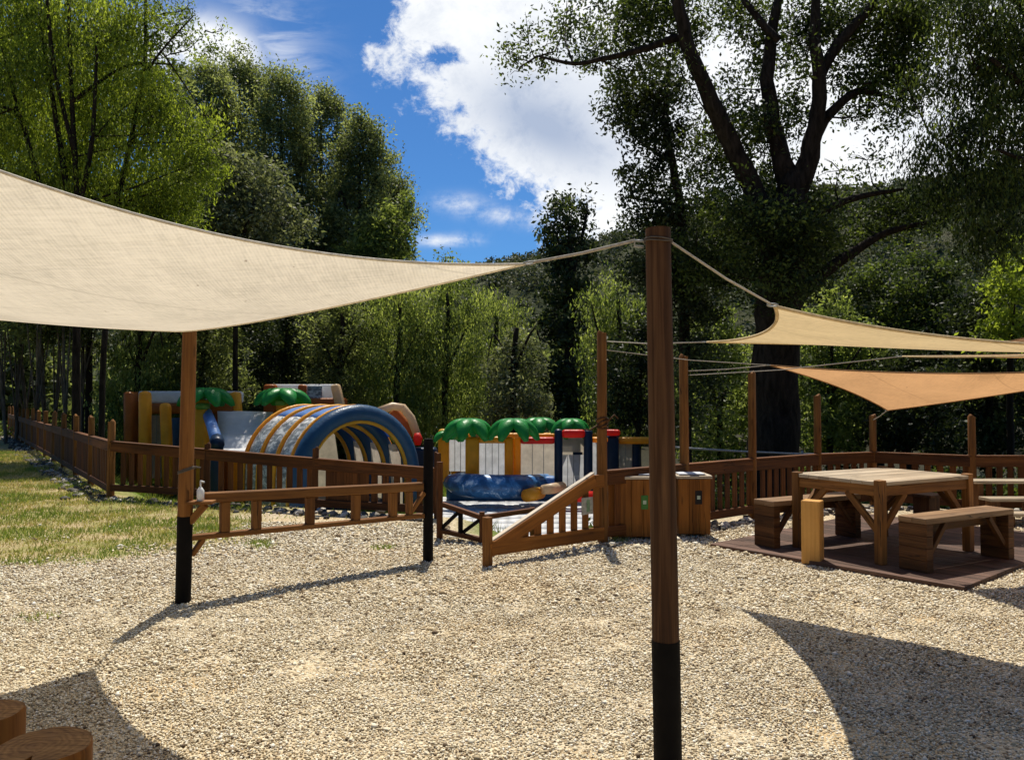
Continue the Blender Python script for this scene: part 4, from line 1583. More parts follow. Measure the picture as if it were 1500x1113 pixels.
# palm pillar by the post and its leaves
vert(284, 304, 585, 760, 23.4, 'orange', dep=.45)
vert(289, 305, 590, 600, 23.3, 'lime', dep=.5)
palm(root, W(302, 573, 23.4), .78, .55, 6, .25)
vert(406, 420, 585, 640, 24.2, 'orange', dep=.4)
vert(404, 420, 585, 594, 24.0, 'lime', dep=.4)
palm(root, W(414, 574, 24.1), .84, .50, 6, .1)
# blue side tube with a faceted end, grey slide surface
part(root, 'slide_tube', 'sky', MB().tube([W(303, 604, 23.6), W(310, 622, 22.6), W(318, 647, 21.2)], [.15, .16, .17], 12), 0)
part(root, 'tube_end', 'navy', MB().tube([W(318, 644, 21.35), W(318, 652, 20.9)], [.19, .19], 8), 0)
vert(309, 326, 652, 760, 21.1, 'navy', 'slide_side', dep=.3)
ns = 26
mb = MB()
L0, L1 = W(318, 601, 24.4), W(324, 664, 21.4)
R0_, R1_ = W(400, 606, 24.4), W(392, 664, 21.4)
for i in range(ns + 1):
    for j in range(7):
        a_, b_ = i / ns, j / 6
        p_ = (L0 * (1 - b_) + R0_ * b_) * (1 - a_) + (L1 * (1 - b_) + R1_ * b_) * a_
        mb.v.append(tuple(p_ + V((0, 0, .10 * math.sin(a_ * 15 + b_ * .6) - .25 * math.sin(PI * a_)))))
for i in range(ns):
    for j in range(6):
        k_ = i * 7 + j
        mb.face([k_, k_ + 7, k_ + 8, k_ + 1], [(0, 0), (1, 0), (1, 1), (0, 1)], .5)
o = mb.build('slide_surface', I_['grey'], root, smooth=True)
sd = o.modifiers.new('solid', 'SOLIDIFY')
sd.thickness = .06
# rear tower
vert(389, 406, 563, 640, 27.5, 'deep', dep=.6)
horiz(402, 494, 563, 583, 27.8, 'grey', 'top_wall', .5, .06)
vert(437, 449, 563, 588, 27.4, 'deep', dep=.3)
vert(450, 472, 565, 586, 27.45, 'rock', 'banner', dep=.08)
horiz(400, 506, 583, 600, 27.6, 'deep', 'beam', .8, .1)
vert(494, 506, 563, 600, 27.2, 'cream', dep=.5, lean=-9)
# right rear slide side
part(root, 'slide_side', 'cream', MB().tube([W(555, 602, 23.6), W(575, 595, 23.8), W(590, 597, 23.9), W(602, 612, 23.9), W(612, 640, 23.9)], [.12, .13, .13, .13, .13], 10), 0)
part(root, 'slide_side', 'deep', MB().beam(W(572, 604, 24.4), W(603, 640, 24.4), .6, .55), .12)
part(root, 'knob', 'red', MB().tube([W(611, 634, 23.4), W(612, 642, 23.4), W(612, 652, 23.4)], [.08, .15, .09], 12), 0)
vert(600, 640, 655, 760, 23.6, 'navy', 'slide_side', dep=.6)

# ------------------------------------------------------------------ mats on the lower lawn
m, t = newmat('grey_ground_mat')
n1 = t.noise(t.coord(), 6, 5, .6)
c = t.ramp(n1, [(0.3, (0.44, 0.45, 0.455)), (0.7, (0.60, 0.61, 0.615))])
t.out(t.principled(c, .75, t.bump(n1, .3, .02), .2))
mb = MB()


def mat_sheet(x0, x1, y0, y1, name, label):
    nx_, ny_ = 16, 12
    mb = MB()
    for i in range(nx_):
        for j in range(ny_):
            P_ = []
            for a, b in ((i, j), (i + 1, j), (i + 1, j + 1), (i, j + 1)):
                X = x0 + (x1 - x0) * a / nx_
                Y = y0 + (y1 - y0) * b / ny_
                P_.append(V((X, Y, float(tz(np.array([X]), np.array([Y]))[0]) + .02 + .02 * math.sin(X * 3 + Y * 2) ** 2)))
            mb.quad(*P_, .5)
    o = mb.build(name, m, None, smooth=True)
    sd = o.modifiers.new('solid', 'SOLIDIFY')
    sd.thickness = .015
    sd.offset = 1
    return tag(o, label, 'ground mat')


mat_sheet(-2.2, 2.6, 14.8, 23.5, 'ground_mat', 'grey mat spread on the lower lawn in front of the bouncy castle')
mat_sheet(-8.5, -2.5, 17.0, 18.6, 'ground_mat', 'pale grey mat on the lower lawn in front of the tunnel arch')

# cable behind right fence
root = thing('handrail', 'thin pale metal handrail behind the right hand fence', 'handrail', tuple(W(1000, 700, 12)))
MB().tube([W(985, 655, 12), W(1080, 661, 12.6), W(1175, 665, 13.4), W(1260, 664, 14.2)], .018, 8).build('rail', M['wire'], root, smooth=True)
for px, Yp in ((1005, 12.1), (1175, 13.4)):
    q = W(px, 660, Yp)
    MB().tube([V((q.x, q.y, -1.2)), V((q.x, q.y, q.z))], .018, 8).build('post', M['wire'], root, smooth=True)

# ------------------------------------------------------------------ trees
def leaf_cloud(centres, radii, counts, size, clump, tint_bias, droop=0.0, elong=1.0, hang=0.0, sig=.27):
    """leaf quads: clumps scattered through each ellipsoid, leaves scattered through each clump"""
    P, T = [], []
    for (c, r, n) in zip(centres, radii, counts):
        n = int(n)
        if n < 8:
            continue
        nc = max(3, n // 80)
        q = rng.normal(size=(nc, 3))
        q /= np.linalg.norm(q, axis=1)[:, None]
        q *= (rng.random(nc) ** .45)[:, None]
        cc = np.array(c) + q * np.array(r)
        ct = rng.normal(0, sig, nc)
        which = rng.integers(0, nc, n)
        off = np.clip(rng.normal(size=(n, 3)), -1.7, 1.7) * clump * rng.uniform(.5, 1.3, nc)[which][:, None]
        off[:, 2] *= .8 + hang
        if hang:
            off[:, 2] -= np.abs(rng.normal(size=n)) * clump * hang
        P.append(cc[which] + off)
        T.append(ct[which] + tint_bias)
    P = np.concatenate(P)
    n = len(P)
    T = np.clip(np.concatenate(T) + rng.normal(0, .16, n) + .45, 0, 1)
    Rm = rand_rot(n)
    s = size * rng.uniform(.6, 1.35, n)
    la = Rm[:, :, 0] * s[:, None]
    if hang:
        la = la * .6
        la[:, 2] -= s * .7
    lb = Rm[:, :, 1] * (s * .55 / elong)[:, None]
    Q = np.stack([P - la, P + lb * 1.0 - la * .1, P + la, P - lb - la * .1], 1)
    return Q.reshape(-1, 3), T


def tree(name, label, Y, trunk, limbs, blobs, pal, size, clump=.3, lai=2.2, bark='bark', base_z=ZL, tint=0.0, depth=1.0, elong=1.2, hang=0.0, twigs=True, cat='tree', group=None, back=0.0, sig=.27):
    """trunk: [(px,py,r_px)...] from the ground up; limbs: same; blobs: (px,py,rx,ry[,dens[,dY]])"""
    b0 = W(trunk[0][0], trunk[0][1], Y)
    root = thing(name, label, cat, (b0.x, Y, base_z), group)
    tb = MB()
    pts = [V((b0.x, Y, base_z - .2))] + [W(a, b, Y) for a, b, _ in trunk]
    rr = [trunk[0][2] * 1.25 / F * Y] + [r / F * Y for _, _, r in trunk]
    if pts[1].z < base_z + .1:
        pts.pop(1)
        rr.pop(1)

    def dense(pts, rr, k=4, wob=.0):
        P_, R_ = [], []
        for i in range(len(pts) - 1):
            p0, p1, p2, p3 = pts[max(i - 1, 0)], pts[i], pts[i + 1], pts[min(i + 2, len(pts) - 1)]
            for j in range(k):
                s = j / k
                P_.append(.5 * ((2 * p1) + (p2 - p0) * s + (2 * p0 - 5 * p1 + 4 * p2 - p3) * s * s + (3 * p1 - p0 - 3 * p2 + p3) * s ** 3) + V((random.uniform(-1, 1), random.uniform(-1, 1), 0)) * wob * rr[i])
                R_.append(rr[i] * (1 - s) + rr[i + 1] * s)
        P_.append(pts[-1])
        R_.append(rr[-1])
        return P_, R_
    a, b = dense(pts, rr, 4, .12)
    tb.tube(a, b, 12, True, None, .06)
    tb.build('trunk', M[bark], root, smooth=True)
    for li, lm in enumerate(limbs):
        dy = random.uniform(-1, 1) * .6
        n_ = len(lm)
        P0 = [W(x, y, Y) + V((0, dy * 1.5 * i / max(1, n_ - 1), 0)) for i, (x, y, _) in enumerate(lm)]
        a, b = dense(P0, [r / F * Y for _, _, r in lm], 4, .18)
        MB().tube(a, b, 9, True, None, .06).build('limb', M[bark], root, smooth=True)
    cs, rs, ns_ = [], [], []
    size *= LS
    la = size * size * 1.1 / elong * .9 / LM
    for bl in blobs:
        px, py, rx, ry = bl[:4]
        dn = bl[4] if len(bl) > 4 else 1.0
        dY = bl[5] if len(bl) > 5 else random.uniform(-.6, 1) * depth * .5 + back
        c = W(px, py, Y + dY)
        rxm, rym = rx / F * Y, ry / F * Y
        cs.append((c.x, c.y, c.z))
        rs.append((rxm, (rxm + rym) / 2 * depth, rym))
        ns_.append(PI * rxm * rym / la * lai * dn)
    q, tt = leaf_cloud(cs, rs, ns_, size, clump, tint, 0, elong, hang, sig)
    npmesh('crown', q, 4, LEAF[pal], {'tint': tt}, root)
    if twigs:
        # fine twigs joining blob centres to the nearest wood
        tw = MB()
        wood = [p for p in pts[1:]]
        for lm in limbs:
            wood += [W(x, y, Y) for x, y, _ in lm]
        for c, r in zip(cs, rs):
            c = V(c)
            src = min(wood, key=lambda p_: (p_ - c).length + (.0 if p_.z < c.z else 1.0))
            md = (src + c) / 2 + V((random.uniform(-.2, .2), random.uniform(-.2, .2), -.1)) * .8
            r0 = max(.012, .0032 * (src - c).length + .012)
            tw.tube([src, md, c], [r0 * 1.5, r0, r0 * .6], 5, False)
            for k_ in range(5):
                e_ = c + V((random.uniform(-.9, .9) * r[0], random.uniform(-.9, .9) * r[1], random.uniform(-.5, .9) * r[2]))
                tw.tube([c, (c + e_) / 2 + V((0, 0, .05)), e_], [r0 * .7, r0 * .5, r0 * .25], 4, False)
        tw.build('twigs', M[bark], root, smooth=True)['kind'] = 'stuff'
    return root


def col_blobs(px, ytop, ybot, wtop, wbot, n, dens=1.0, jit=.25):
    out = []
    for i in range(n):
        s = (i + .5) / n
        y = ytop + (ybot - ytop) * s
        w_ = wtop + (wbot - wtop) * min(1, s * 1.4)
        hh_ = (ybot - ytop) / n
        out.append((px + random.uniform(-jit, jit) * w_, y, w_ * random.uniform(.8, 1.1), hh_ * random.uniform(.75, 1.05), dens))
        if w_ > 25:
            for sg_ in (-1, 1):
                out.append((px + sg_ * w_ * random.uniform(.45, .9), y + random.uniform(-.5, .5) * hh_, w_ * random.uniform(.35, .6), hh_ * random.uniform(.4, .7), dens * random.uniform(.6, 1.0)))
    return out


# the big dark tree on the right
tree('broad_tree', 'huge dark multi limbed tree behind the right fence, its limbs spreading against the cloud', 16.5,
     [(1134, 700, 37), (1135, 600, 33), (1137, 500, 33), (1143, 420, 33), (1150, 340, 31), (1157, 290, 24), (1163, 245, 10)],
     [[(1128, 345, 20), (1098, 275, 15), (1055, 195, 13), (1018, 125, 11), (992, 60, 9), (972, -30, 7)],
      [(1158, 285, 20), (1146, 215, 13), (1131, 130, 11), (1138, 50, 9), (1160, -40, 6)],
      [(1160, 285, 20), (1188, 210, 13), (1196, 130, 10), (1186, 60, 8), (1192, -40, 5)],
      [(1196, 118, 9), (1228, 65, 8), (1276, 8, 6), (1300, -45, 4)],
      [(1183, 222, 11), (1214, 172, 8), (1248, 136, 6.5), (1276, 122, 5), (1325, 128, 3)],
      [(1160, 445, 14), (1200, 405, 9), (1240, 375, 7.5), (1290, 345, 5), (1352, 330, 2)],
      [(992, 55, 6), (935, 75, 4.5), (880, 88, 3.5), (840, 95, 3), (785, 84, 1.2)],
      [(1140, 60, 6), (1112, 15, 5), (1090, -30, 4)], [(1175, 330, 8), (1230, 300, 5), (1300, 290, 2)]],
     [(965, 15, 70, 45, 1.3), (1000, 50, 40, 40, 1.0), (905, 45, 55, 45, .8), (870, 75, 45, 30, .55), (820, 60, 45, 45, .38), (775, 65, 45, 35, .34), (745, 80, 20, 20, .25), (760, 105, 20, 14, .2), (830, 20, 30, 30, .35),
      (930, 105, 45, 35, .8), (1085, 20, 35, 40, .7), (1105, 80, 30, 50, .8), (1080, 130, 30, 40, .45), (1085, 200, 45, 60, .8), (1120, 180, 40, 60, .6), (1165, 60, 30, 60, .8), (1165, 160, 26, 70, .6),
      (1215, 30, 50, 50, 1.0), (1290, 40, 60, 50, 1.3), (1330, 70, 45, 60, 1.4), (1240, 110, 40, 35, .5), (1300, 120, 55, 40, 1.2), (1345, 30, 40, 50, 1.0), (1270, 170, 40, 20, .4), (1320, 170, 35, 30, .8),
      (1040, 235, 45, 50, .7), (1060, 300, 60, 45, .9), (1120, 330, 55, 60, 1.2), (1180, 320, 45, 60, 1.0), (1230, 250, 45, 22, .22), (1270, 235, 35, 18, .25), (1260, 320, 70, 40, .8), (1330, 310, 60, 45, 1.0),
      (1130, 250, 30, 50, .8), (1030, 180, 30, 50, .35), (1200, 370, 60, 40, .8), (1080, 390, 60, 50, 1.0), (1170, -40, 250, 40, 1.0), (1020, 380, 40, 50, 1.0), (1130, 340, 75, 55, 1.0, -1.0), (1075, 300, 40, 40, .6, -.8), (1190, 350, 45, 45, .9, -1.0), (1150, 420, 60, 35, .7, -1.1), (1120, 180, 25, 40, .4, -.7), (1000, 110, 25, 40, .4, -.7), (1180, 90, 20, 40, .35, -.7)],
     'plane', .068, .25, 1.9, depth=1.1, twigs=True, back=.75, sig=.34)
# slim dark companion left of it
tree('slender_tree', 'slender dark tree left of the huge tree, above the top of the thick dark pole', 18.5,
     [(1005, 700, 9), (1003, 500, 8), (1000, 340, 7), (988, 255, 6), (975, 180, 5), (980, 90, 3.5)], [[(985, 240, 3), (945, 190, 2)], [(990, 300, 3), (930, 280, 1.5)]],
     [(930, 150, 50, 40, 1.1), (970, 130, 40, 50, 1.0), (905, 125, 25, 20, .5), (945, 205, 45, 35, 1.0), (990, 210, 30, 40, .8), (925, 250, 20, 16, .6), (960, 265, 45, 30, 1.0), (985, 310, 45, 40, 1.2), (940, 325, 40, 30, .9), (915, 300, 18, 15, .5), (1000, 380, 50, 50, 1.3), (960, 400, 50, 50, 1.2), (1010, 460, 50, 60, 1.2), (1020, 560, 40, 70, 1.0)],
     'dark', .078, .24, 2.0, sig=.34)
# hanging foliage far right
tree('weeping_tree', 'bright green weeping tree hanging in from the top right edge', 15.0,
     [(1575, 700, 24), (1570, 450, 20), (1560, 250, 16), (1545, 60, 12)], [[(1560, 240, 8), (1500, 150, 5), (1430, 100, 3)], [(1555, 150, 8), (1490, 40, 5), (1420, 0, 3)], [(1565, 320, 7), (1500, 260, 4), (1420, 240, 2)]],
     [(1440, 30, 60, 50, 1.2), (1470, 100, 50, 70, 1.3), (1420, 110, 45, 45, .9), (1375, 120, 35, 35, .8), (1330, 130, 35, 28, .5), (1440, 190, 60, 60, 1.3), (1385, 200, 45, 45, 1.0), (1350, 240, 35, 40, .6), (1480, 250, 50, 70, 1.3), (1420, 275, 55, 45, 1.2), (1375, 290, 40, 35, .9), (1460, 340, 60, 50, 1.3), (1500, 60, 50, 90, 1.2), (1515, 170, 40, 90, 1.2), (1400, -30, 120, 40, 1.0), (1410, 30, 35, 40, .8)],
     'plane', .062, .25, 1.9, tint=.14, depth=1.2, hang=.14, elong=1.35, sig=.45)
# left: bright yellow green multi-stem tree
tree('feathery_tree', 'tall bright yellow green feathery tree with thin dark stems at the upper left', 19.5,
     [(112, 640, 6), (112, 480, 5), (113, 300, 4), (105, 150, 3.2), (100, 0, 2.5)],
     [[(115, 420, 5), (90, 250, 4.5), (60, 100, 3), (40, -30, 2)], [(112, 400, 5), (62, 290, 4), (20, 160, 3), (-10, 60, 2)], [(112, 330, 4), (140, 200, 3), (150, 60, 2)], [(110, 230, 3), (85, 100, 3), (80, -20, 2)], [(105, 150, 3), (175, 90, 2), (240, 80, 1.2)]],
     [(40, 30, 75, 60, 1.0), (120, 40, 70, 55, 1.0), (190, 60, 50, 50, .75), (50, 120, 80, 60, 1.1), (140, 130, 70, 60, 1.1), (215, 135, 50, 45, .9), (30, 200, 80, 60, 1.1), (120, 215, 70, 60, 1.1), (205, 210, 60, 55, 1.0), (265, 190, 40, 40, .7), (60, 270, 80, 40, 1.0), (160, 285, 70, 45, 1.1), (235, 275, 55, 45, 1.0), (285, 240, 35, 35, .6), (60, -30, 110, 40, 1.0), (180, 10, 40, 30, .5), (10, 310, 60, 40, 1.0), (100, 340, 80, 40, 1.0), (200, 340, 60, 40, .9), (-70, 60, 90, 80, 1.2), (-80, 180, 90, 70, 1.2), (-60, 290, 90, 60, 1.2), (-170, 120, 80, 90, 1.2), (-170, 260, 80, 80, 1.2), (300, 170, 28, 22, .5)],
     'yellow', .078, .28, 1.9, depth=1.0, tint=.14, hang=.2, elong=1.4, sig=.40, back=.5)
tree('feathery_tree', 'slim leaning sapling with airy pale foliage rising in front of the poplars', 20.0,
     [(150, 560, 4), (160, 400, 3.8), (172, 300, 3.6), (195, 190, 3.2), (212, 90, 2.6), (213, 0, 2)], [[(205, 120, 2.5), (250, 80, 1.5), (300, 45, .8)], [(190, 210, 2.5), (235, 150, 1.5)], [(212, 60, 2), (240, 20, 1.2)]],
     [(215, 20, 40, 40, .45), (255, 40, 40, 35, .40), (285, 65, 35, 30, .30), (240, 85, 40, 30, .35), (325, 45, 14, 10, .25), (180, 40, 30, 30, .4), (270, 15, 30, 25, .3), (230, 150, 45, 40, .5), (290, 255, 45, 40, .6), (270, 300, 50, 40, .7), (310, 205, 35, 30, .45), (225, 320, 50, 40, .7)],
     'yellow', .075, .22, 1.7, depth=.8, tint=-.10, elong=1.6)
# thin stems thicket under the sail, left
for i, (px, top_, lean_) in enumerate(((8, 300, -20), (24, 320, 10), (40, 280, -18), (52, 330, 12), (66, 300, -8), (80, 320, 16), (96, 290, -6), (108, 330, 8), (120, 310, 4))):
    tree('reedy_tree', ['thin pale stemmed young tree in the dark thicket at the left edge', 'thin reddish stem leaning in the left thicket'][0] if False else
         ['outermost thin stem of the left thicket, cut by the picture edge', 'second thin stem of the left thicket, leaning right', 'thin stem of the left thicket leaning left beside the fence end', 'straight thin stem in the middle left of the thicket', 'middle thin stem of the left thicket with a slight lean', 'thin stem right of the thicket centre, leaning right', 'pale thin stem of the thicket above the third fence post', 'thin stem of the thicket above the second fence post', 'rightmost thin stem of the left thicket'][i], 26 + (i % 3) * 2.0,
         [(px, 640, 2.4), (px + lean_ * .3, 560, 2.1), (px + lean_ * .6, 480, 1.8), (px + lean_, top_, 1.2)], [[(px + lean_ * .1, 610, 1.3), (px + lean_ + 12, 470, 1)], [(px + lean_ * .1, 615, 1.3), (px + lean_ - 10, 460, 1)], [(px, 625, 1.2), (px + lean_ * .5 - 6, 470, .9)]],
         [(px + lean_, top_ + 40, 62, 56, 1.1), (px + lean_ * .8, top_ + 120, 50, 50, .9), (px + lean_ * .6, 490, 28, 30, .35)], 'poplar', .11, .3, 1.8, 'bark_pale', twigs=False, group='thin stemmed trees in the left thicket')

# the poplar group
pop = [(300, 104, 44, 'poplar at the left end of the row, half behind the leaning sapling'), (352, 95, 42, 'tallest dark poplar of the row, its tip below the small white cloud'), (412, 118, 40, 'dark poplar second from the left in the poplar row'), (470, 142, 40, 'dark poplar in the middle of the poplar row'), (527, 182, 38, 'dark poplar with a pointed tip, fourth in the row'), (566, 262, 32, 'short poplar at the right end of the row against blue sky')]
for i, (px, yt, w_, lb) in enumerate(pop):
    Yp = 38 + (i % 2) * 3
    bl = []
    for s in range(9):
        q = s / 8
        y = yt + 8 + (470 - yt) * q
        ww = w_ * (.72 + .55 * min(1, q * 2.0))
        bl.append((px + random.uniform(-.2, .2) * ww, y, ww * .8, 34, 1.0))
        bl.append((px - ww * .7 + random.uniform(-6, 6), y + 14, ww * .42, 26, .9))
        bl.append((px + ww * .7 + random.uniform(-6, 6), y + 10, ww * .42, 26, .9))
        bl.append((px - ww * 1.15 + random.uniform(-8, 8), y + 34, ww * .36, 26, .8))
    bl.append((px - 8, yt + 4, 14, 14, 1.0))
    bl.append((px + 20, yt + 20, 18, 18, 1.0))
    bl.append((px + 34, yt + 52, 22, 26, 1.0))
    tree('poplar_tree', lb, Yp, [(px - 4, 620, 4), (px, 450, 3.6), (px, 300, 3), (px, yt + 40, 1.5)], [[(px, 350, 3), (px + 22, 260, 2), (px + 28, yt + 90, 1)], [(px, 380, 3), (px - 22, 290, 2), (px - 26, yt + 110, 1)]],
         bl, 'poplar', .105, .36, 1.9, tint=.16, sig=.34, group='dark poplars in a row', elong=1.15)
tree('poplar_tree', 'lower bushy poplar bough end at the right of the row, over the cream sail edge', 36, [(560, 620, 5), (562, 420, 4), (565, 340, 2)], [], [(578, 340, 28, 24, .8), (555, 330, 34, 34, 1.0), (545, 375, 40, 34, 1.0), (590, 365, 18, 14, .5), (520, 400, 40, 40, 1.0), (590, 300, 14, 20, .7)], 'willow', .14, .34, 2.2, tint=-.15)
tree('backing_tree', 'shaded tall tree filling the gap behind the bright feathery tree', 30, [(130, 620, 5), (130, 400, 4.5), (125, 200, 3)], [[(128, 300, 3), (60, 180, 1.5)], [(128, 320, 3), (210, 200, 1.5)]],
     [(-70, 120, 90, 90, 1.2), (-80, 280, 90, 90, 1.2), (-200, 200, 90, 120, 1.2), (40, 60, 70, 60, 1), (140, 70, 70, 60, 1), (225, 130, 45, 50, .9), (40, 170, 80, 60, 1), (150, 180, 80, 60, 1), (255, 200, 45, 50, .9), (40, 280, 80, 60, 1), (150, 290, 80, 60, 1), (260, 290, 60, 60, 1), (60, 390, 90, 60, 1), (200, 390, 90, 60, 1)], 'poplar', .13, .4, 2.2, tint=-.05)
tree('olive_tree', 'grey green round tree in front of the poplars, above the cream sail', 27, [(345, 620, 4), (345, 450, 3.5), (345, 330, 2.5)], [[(345, 380, 4), (310, 300, 2)], [(345, 380, 4), (385, 300, 2)]],
     [(340, 250, 45, 35, 1.0), (300, 290, 40, 40, 1.0), (380, 280, 45, 40, 1.0), (345, 320, 60, 40, 1.2), (410, 330, 40, 40, 1.0), (300, 345, 45, 35, 1.0), (360, 390, 70, 50, 1.2), (290, 410, 60, 50, 1.2)], 'olive', .12, .34, 2.2, tint=.06)

# middle row of lacy willows behind the inflatables
mids = [(205, 500, 470, 'willow', 27, 'shadowy shrub tree behind the left inflatable frame', 60), (300, 480, 450, 'poplar', 28, 'mid green tree behind the brown post under the sail', 60), (420, 470, 440, 'dark', 31, 'dark tree behind the rear slide tower', 65),
        (500, 460, 430, 'poplar', 30, 'olive toned tree behind the tunnel arch', 60), (585, 450, 415, 'willow', 29, 'lacy willow left of the tall thin stem behind the tunnel', 62), (655, 420, 400, 'willow', 30, 'tallest lacy green willow in the middle of the picture', 66),
        (725, 450, 430, 'willow', 34, 'soft green willow below the dark hillside', 55), (755, 500, 480, 'olive', 28, 'silvery green shrub tree above the bouncy castle palms', 48), (905, 420, 400, 'willow', 27, 'bright green tree left of the thick dark pole', 52)]
for px, yc, yt, pal, Yp, lb, w_ in mids:
    tree('lacy_tree', lb, Yp, [(px, 660, 5), (px - 4, 560, 4.5), (px + 2, 480, 3.5), (px, yt + 30, 2)], [[(px, 560, 2.5), (px - 30, 490, 1.5), (px - 42, yt + 50, .8)], [(px, 540, 2.5), (px + 28, 480, 1.5), (px + 40, yt + 40, .8)]],
         [(px, yt + 25, w_ * .45, 30, .9), (px - w_ * .5, yt + 55, w_ * .5, 34, .9), (px + w_ * .5, yt + 50, w_ * .5, 34, .9), (px, yt + 85, w_ * .7, 40, 1.0), (px - w_ * .6, yt + 120, w_ * .5, 40, 1.0), (px + w_ * .6, yt + 120, w_ * .5, 40, 1.0), (px, yt + 150, w_ * .8, 40, 1.0), (px - w_ * .5, yt + 190, w_ * .6, 40, .9), (px + w_ * .5, yt + 190, w_ * .6, 40, .9), (px, yt + 225, w_ * .8, 35, .8)],
         pal, .105, .28, 1.75, 'bark', tint=.02, hang=.3 if pal == 'willow' else 0, elong=1.5)
tree('wispy_tree', 'small wispy treetop peeking over the cream sail edge', 40, [(660, 620, 3), (660, 450, 2.5), (660, 390, 1.2)], [], [(660, 378, 14, 12, .6), (640, 395, 22, 12, .5), (680, 392, 20, 14, .6), (620, 400, 16, 8, .4), (660, 415, 40, 20, .8)], 'willow', .13, .3, 1.8)
# cypress like dark tree
tree('cypress_tree', 'slim two pointed dark conifer left of the thick dark pole, rising into the cloud', 33,
     [(835, 660, 9), (835, 500, 8), (836, 330, 4)], [[(835, 400, 4), (815, 340, 2), (808, 320, 1)], [(835, 420, 4), (858, 320, 2), (860, 295, 1)]],
     [(826, 300, 17, 22, 1.2), (856, 300, 9, 20, .9), (806, 335, 16, 16, 1.1), (836, 340, 30, 26, 1.2), (846, 372, 28, 22, 1.2), (815, 375, 28, 24, 1.2), (830, 420, 38, 34, 1.4), (830, 480, 40, 40, 1.5), (830, 540, 40, 40, 1.5), (830, 600, 40, 40, 1.5)], 'dark', .15, .32, 2.5, tint=.12)
# bushes and trees behind right fence
rgt = [(935, 560, 24, 'dark', 'dark bush behind the rope wrapped post', 55), (1055, 545, 22, 'willow', 'sunlit bush between the thick dark pole and the huge trunk', 50), (1215, 520, 21, 'willow', 'light green bush just right of the huge trunk', 55), (1290, 470, 26, 'plane', 'mid green tree right of the huge trunk above the tan sail', 75),
       (1370, 470, 24, 'plane', 'deep green tree with a visible stem above the terracotta sail', 70), (1450, 520, 22, 'dark', 'dark bush above the right end of the fence', 70), (1330, 600, 20, 'dark', 'shadowed bush below the terracotta sail', 70), (1480, 450, 20, 'yellow', 'yellow green bush at the right edge above the brown sail', 34)]
for px, yc, Yp, pal, lb, w_ in rgt:
    big_ = pal != 'yellow'
    tree('leafy_bush', lb, Yp, [(px, 680, 5), (px, yc + 60, 4), (px + 4, yc - 20, 2)], [[(px, yc + 70, 2.5), (px - w_ * .5, yc, 1)], [(px, yc + 60, 2.5), (px + w_ * .5, yc - 10, 1)]],
         [(px, yc - 70, w_ * .6, 34, .9), (px - w_ * .5, yc - 40, w_ * .5, 36, 1.0), (px + w_ * .5, yc - 30, w_ * .5, 36, 1.0), (px, yc, w_ * .8, 40, 1.1), (px - w_ * .5, yc + 40, w_ * .6, 40, 1.1), (px + w_ * .5, yc + 50, w_ * .6, 40, 1.1)] + ([(px, yc + 90, w_ * .8, 40, 1.0), (px - w_ * .4, yc + 130, w_ * .6, 30, 1.0), (px + w_ * .4, yc + 130, w_ * .6, 30, 1.0)] if big_ and yc < 560 else []),
         pal, .10, .26, 1.9, tint=0 if pal != 'yellow' else .1, cat='bush' if not big_ or yc > 510 else 'tree')

# ------------------------------------------------------------------ distant wood and hill
q, tt = [], []
for i in range(120):
    X = rng.uniform(-46, 52)
    Y = rng.uniform(46, 58)
    top_ = 5.0 + 3.5 * vnoise(X * .16, 1.0, 77) + rng.uniform(-1, .8)
    q.append((X, Y, ZL + top_ * .5))
    tt.append((rng.uniform(1.6, 3.0), rng.uniform(1.5, 2.5), top_ * .5))
a, b = leaf_cloud(q, tt, [PI * r[0] * r[2] / .05 * 2.0 for r in tt], .24, .55, -.05)
o = npmesh('far_wood', a, 4, LEAF['poplar'], {'tint': b})
tag(o, 'dark mass of distant woodland closing the view behind the trees', 'wood', kind='stuff')

q, tt = [], []
for i in range(150):
    # unseen wood added round the sides and back to cut the sky light
    a_ = rng.uniform(PI * .78, PI * 2.22)
    rr_ = rng.uniform(15, 20)
    q.append((rr_ * math.cos(a_) * 1.25, rr_ * math.sin(a_) - 1, rng.uniform(1.0, 13.0)))
    tt.append((rng.uniform(2.2, 3.2), rng.uniform(2.2, 3.2), rng.uniform(1.8, 2.8)))
a, b = leaf_cloud(q, tt, [PI * r[0] * r[2] / .09 * 1.5 for r in tt], .32, .7, -.1)
o = npmesh('sky_block_wood', a, 4, LEAF['dark'], {'tint': b})
tag(o, 'unseen dense wood added at the sides and behind to block sky light', 'wood', kind='stuff')
q, tt = [], []
for i in range(420):
    X = rng.uniform(2.2, 22)
    Y = rng.uniform(12.5, 22)
    if X > Y * .8 or Y < 12.2 + .12 * X or (X < 5.2 and Y > 17):
        continue
    q.append((X, Y, ZL + rng.uniform(.1, .7)))
    tt.append((rng.uniform(.5, 1.1), rng.uniform(.5, .9), rng.uniform(.35, .8)))
for i in range(160):
    X = rng.uniform(-24, 3)
    q.append((X, rng.uniform(29, 34), ZL + rng.uniform(.2, 1.2)))
    tt.append((rng.uniform(.7, 1.5), rng.uniform(.6, 1.0), rng.uniform(.6, 1.3)))
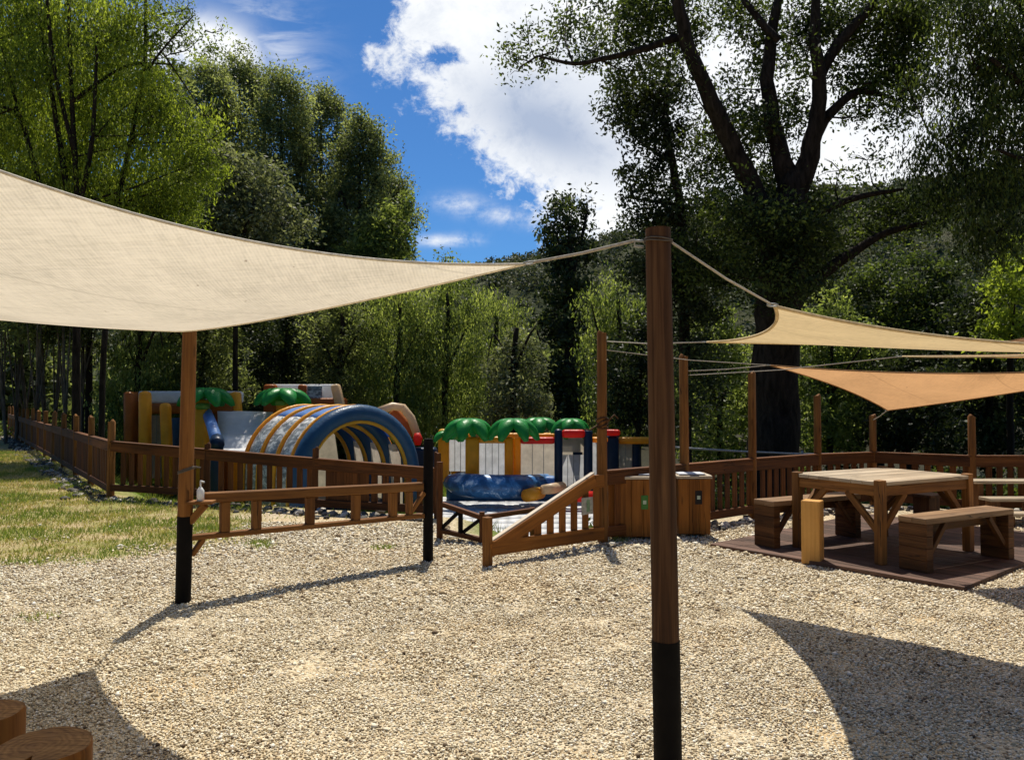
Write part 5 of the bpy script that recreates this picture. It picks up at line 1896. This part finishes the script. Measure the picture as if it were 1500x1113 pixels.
a, b = leaf_cloud(q, tt, [PI * r[0] * r[2] / .0075 * 1.6 for r in tt], .07, .2, -.05)
o = npmesh('undergrowth', a, 4, LEAF['plane'], {'tint': b})
tag(o, 'dark leafy undergrowth below the trees behind the fences', 'undergrowth', kind='stuff')

m, t = newmat('hill_scrub')
n1 = t.noise(t.coord(), .16, 8, .7)
c = t.ramp(n1, [(0.35, (0.020, 0.028, 0.012)), (0.5, (0.050, 0.058, 0.028)), (0.68, (0.11, 0.105, 0.062))])
t.out(t.principled(c, .95, t.bump(n1, 1.0, 1.5), .05))
hx = np.linspace(-260, 320, 150)
hy = np.linspace(95, 330, 70)
HX, HY = np.meshgrid(hx, hy)


def hill_z(x, y):
    # ridge seen: low on the left, climbing to the right
    ridge = 32 + 34 * sstep(x, -60, 130) + 26 * sstep(-x, 60, 220)
    return ZL - 2 + ridge * sstep(y, 95, 215) * (1.0 + .12 * (fbm(x * .02, y * .02, 41) - .5)) + 5 * (fbm(x * .05, y * .05, 44) - .5) * sstep(y, 100, 150)


hz_ = hill_z(HX.ravel(), HY.ravel())
nx, ny = len(hx), len(hy)
ii, jj = np.meshgrid(np.arange(nx - 1), np.arange(ny - 1))
b0 = (jj * nx + ii).ravel()
hill = idxmesh('hill', np.stack([HX.ravel(), HY.ravel(), hz_], 1), np.stack([b0, b0 + 1, b0 + nx + 1, b0 + nx], 1), m, None, smooth=True)
tag(hill, kind='structure')
n = 4200
X = rng.uniform(-110, 200, n)
Y = rng.uniform(110, 225, n)
Z = hill_z(X, Y)
rr = rng.uniform(.9, 2.4, n)
a, b = leaf_cloud(list(zip(X, Y, Z + rr * .3)), [(r * 1.2, r * 1.2, r * .9) for r in rr], (rr ** 2 * 26).astype(int), .36, .6, 0.0)
o = npmesh('hill_scrub', a, 4, LEAF['scrub'], {'tint': b})
tag(o, 'grey green scrub covering the hillside behind the trees', 'scrub', kind='stuff')

# clean helper properties
for o in bpy.data.objects:
    if '_org' in o:
        del o['_org']

print('FACES', sum(len(o.data.polygons) for o in bpy.data.objects if o.type=='MESH'))
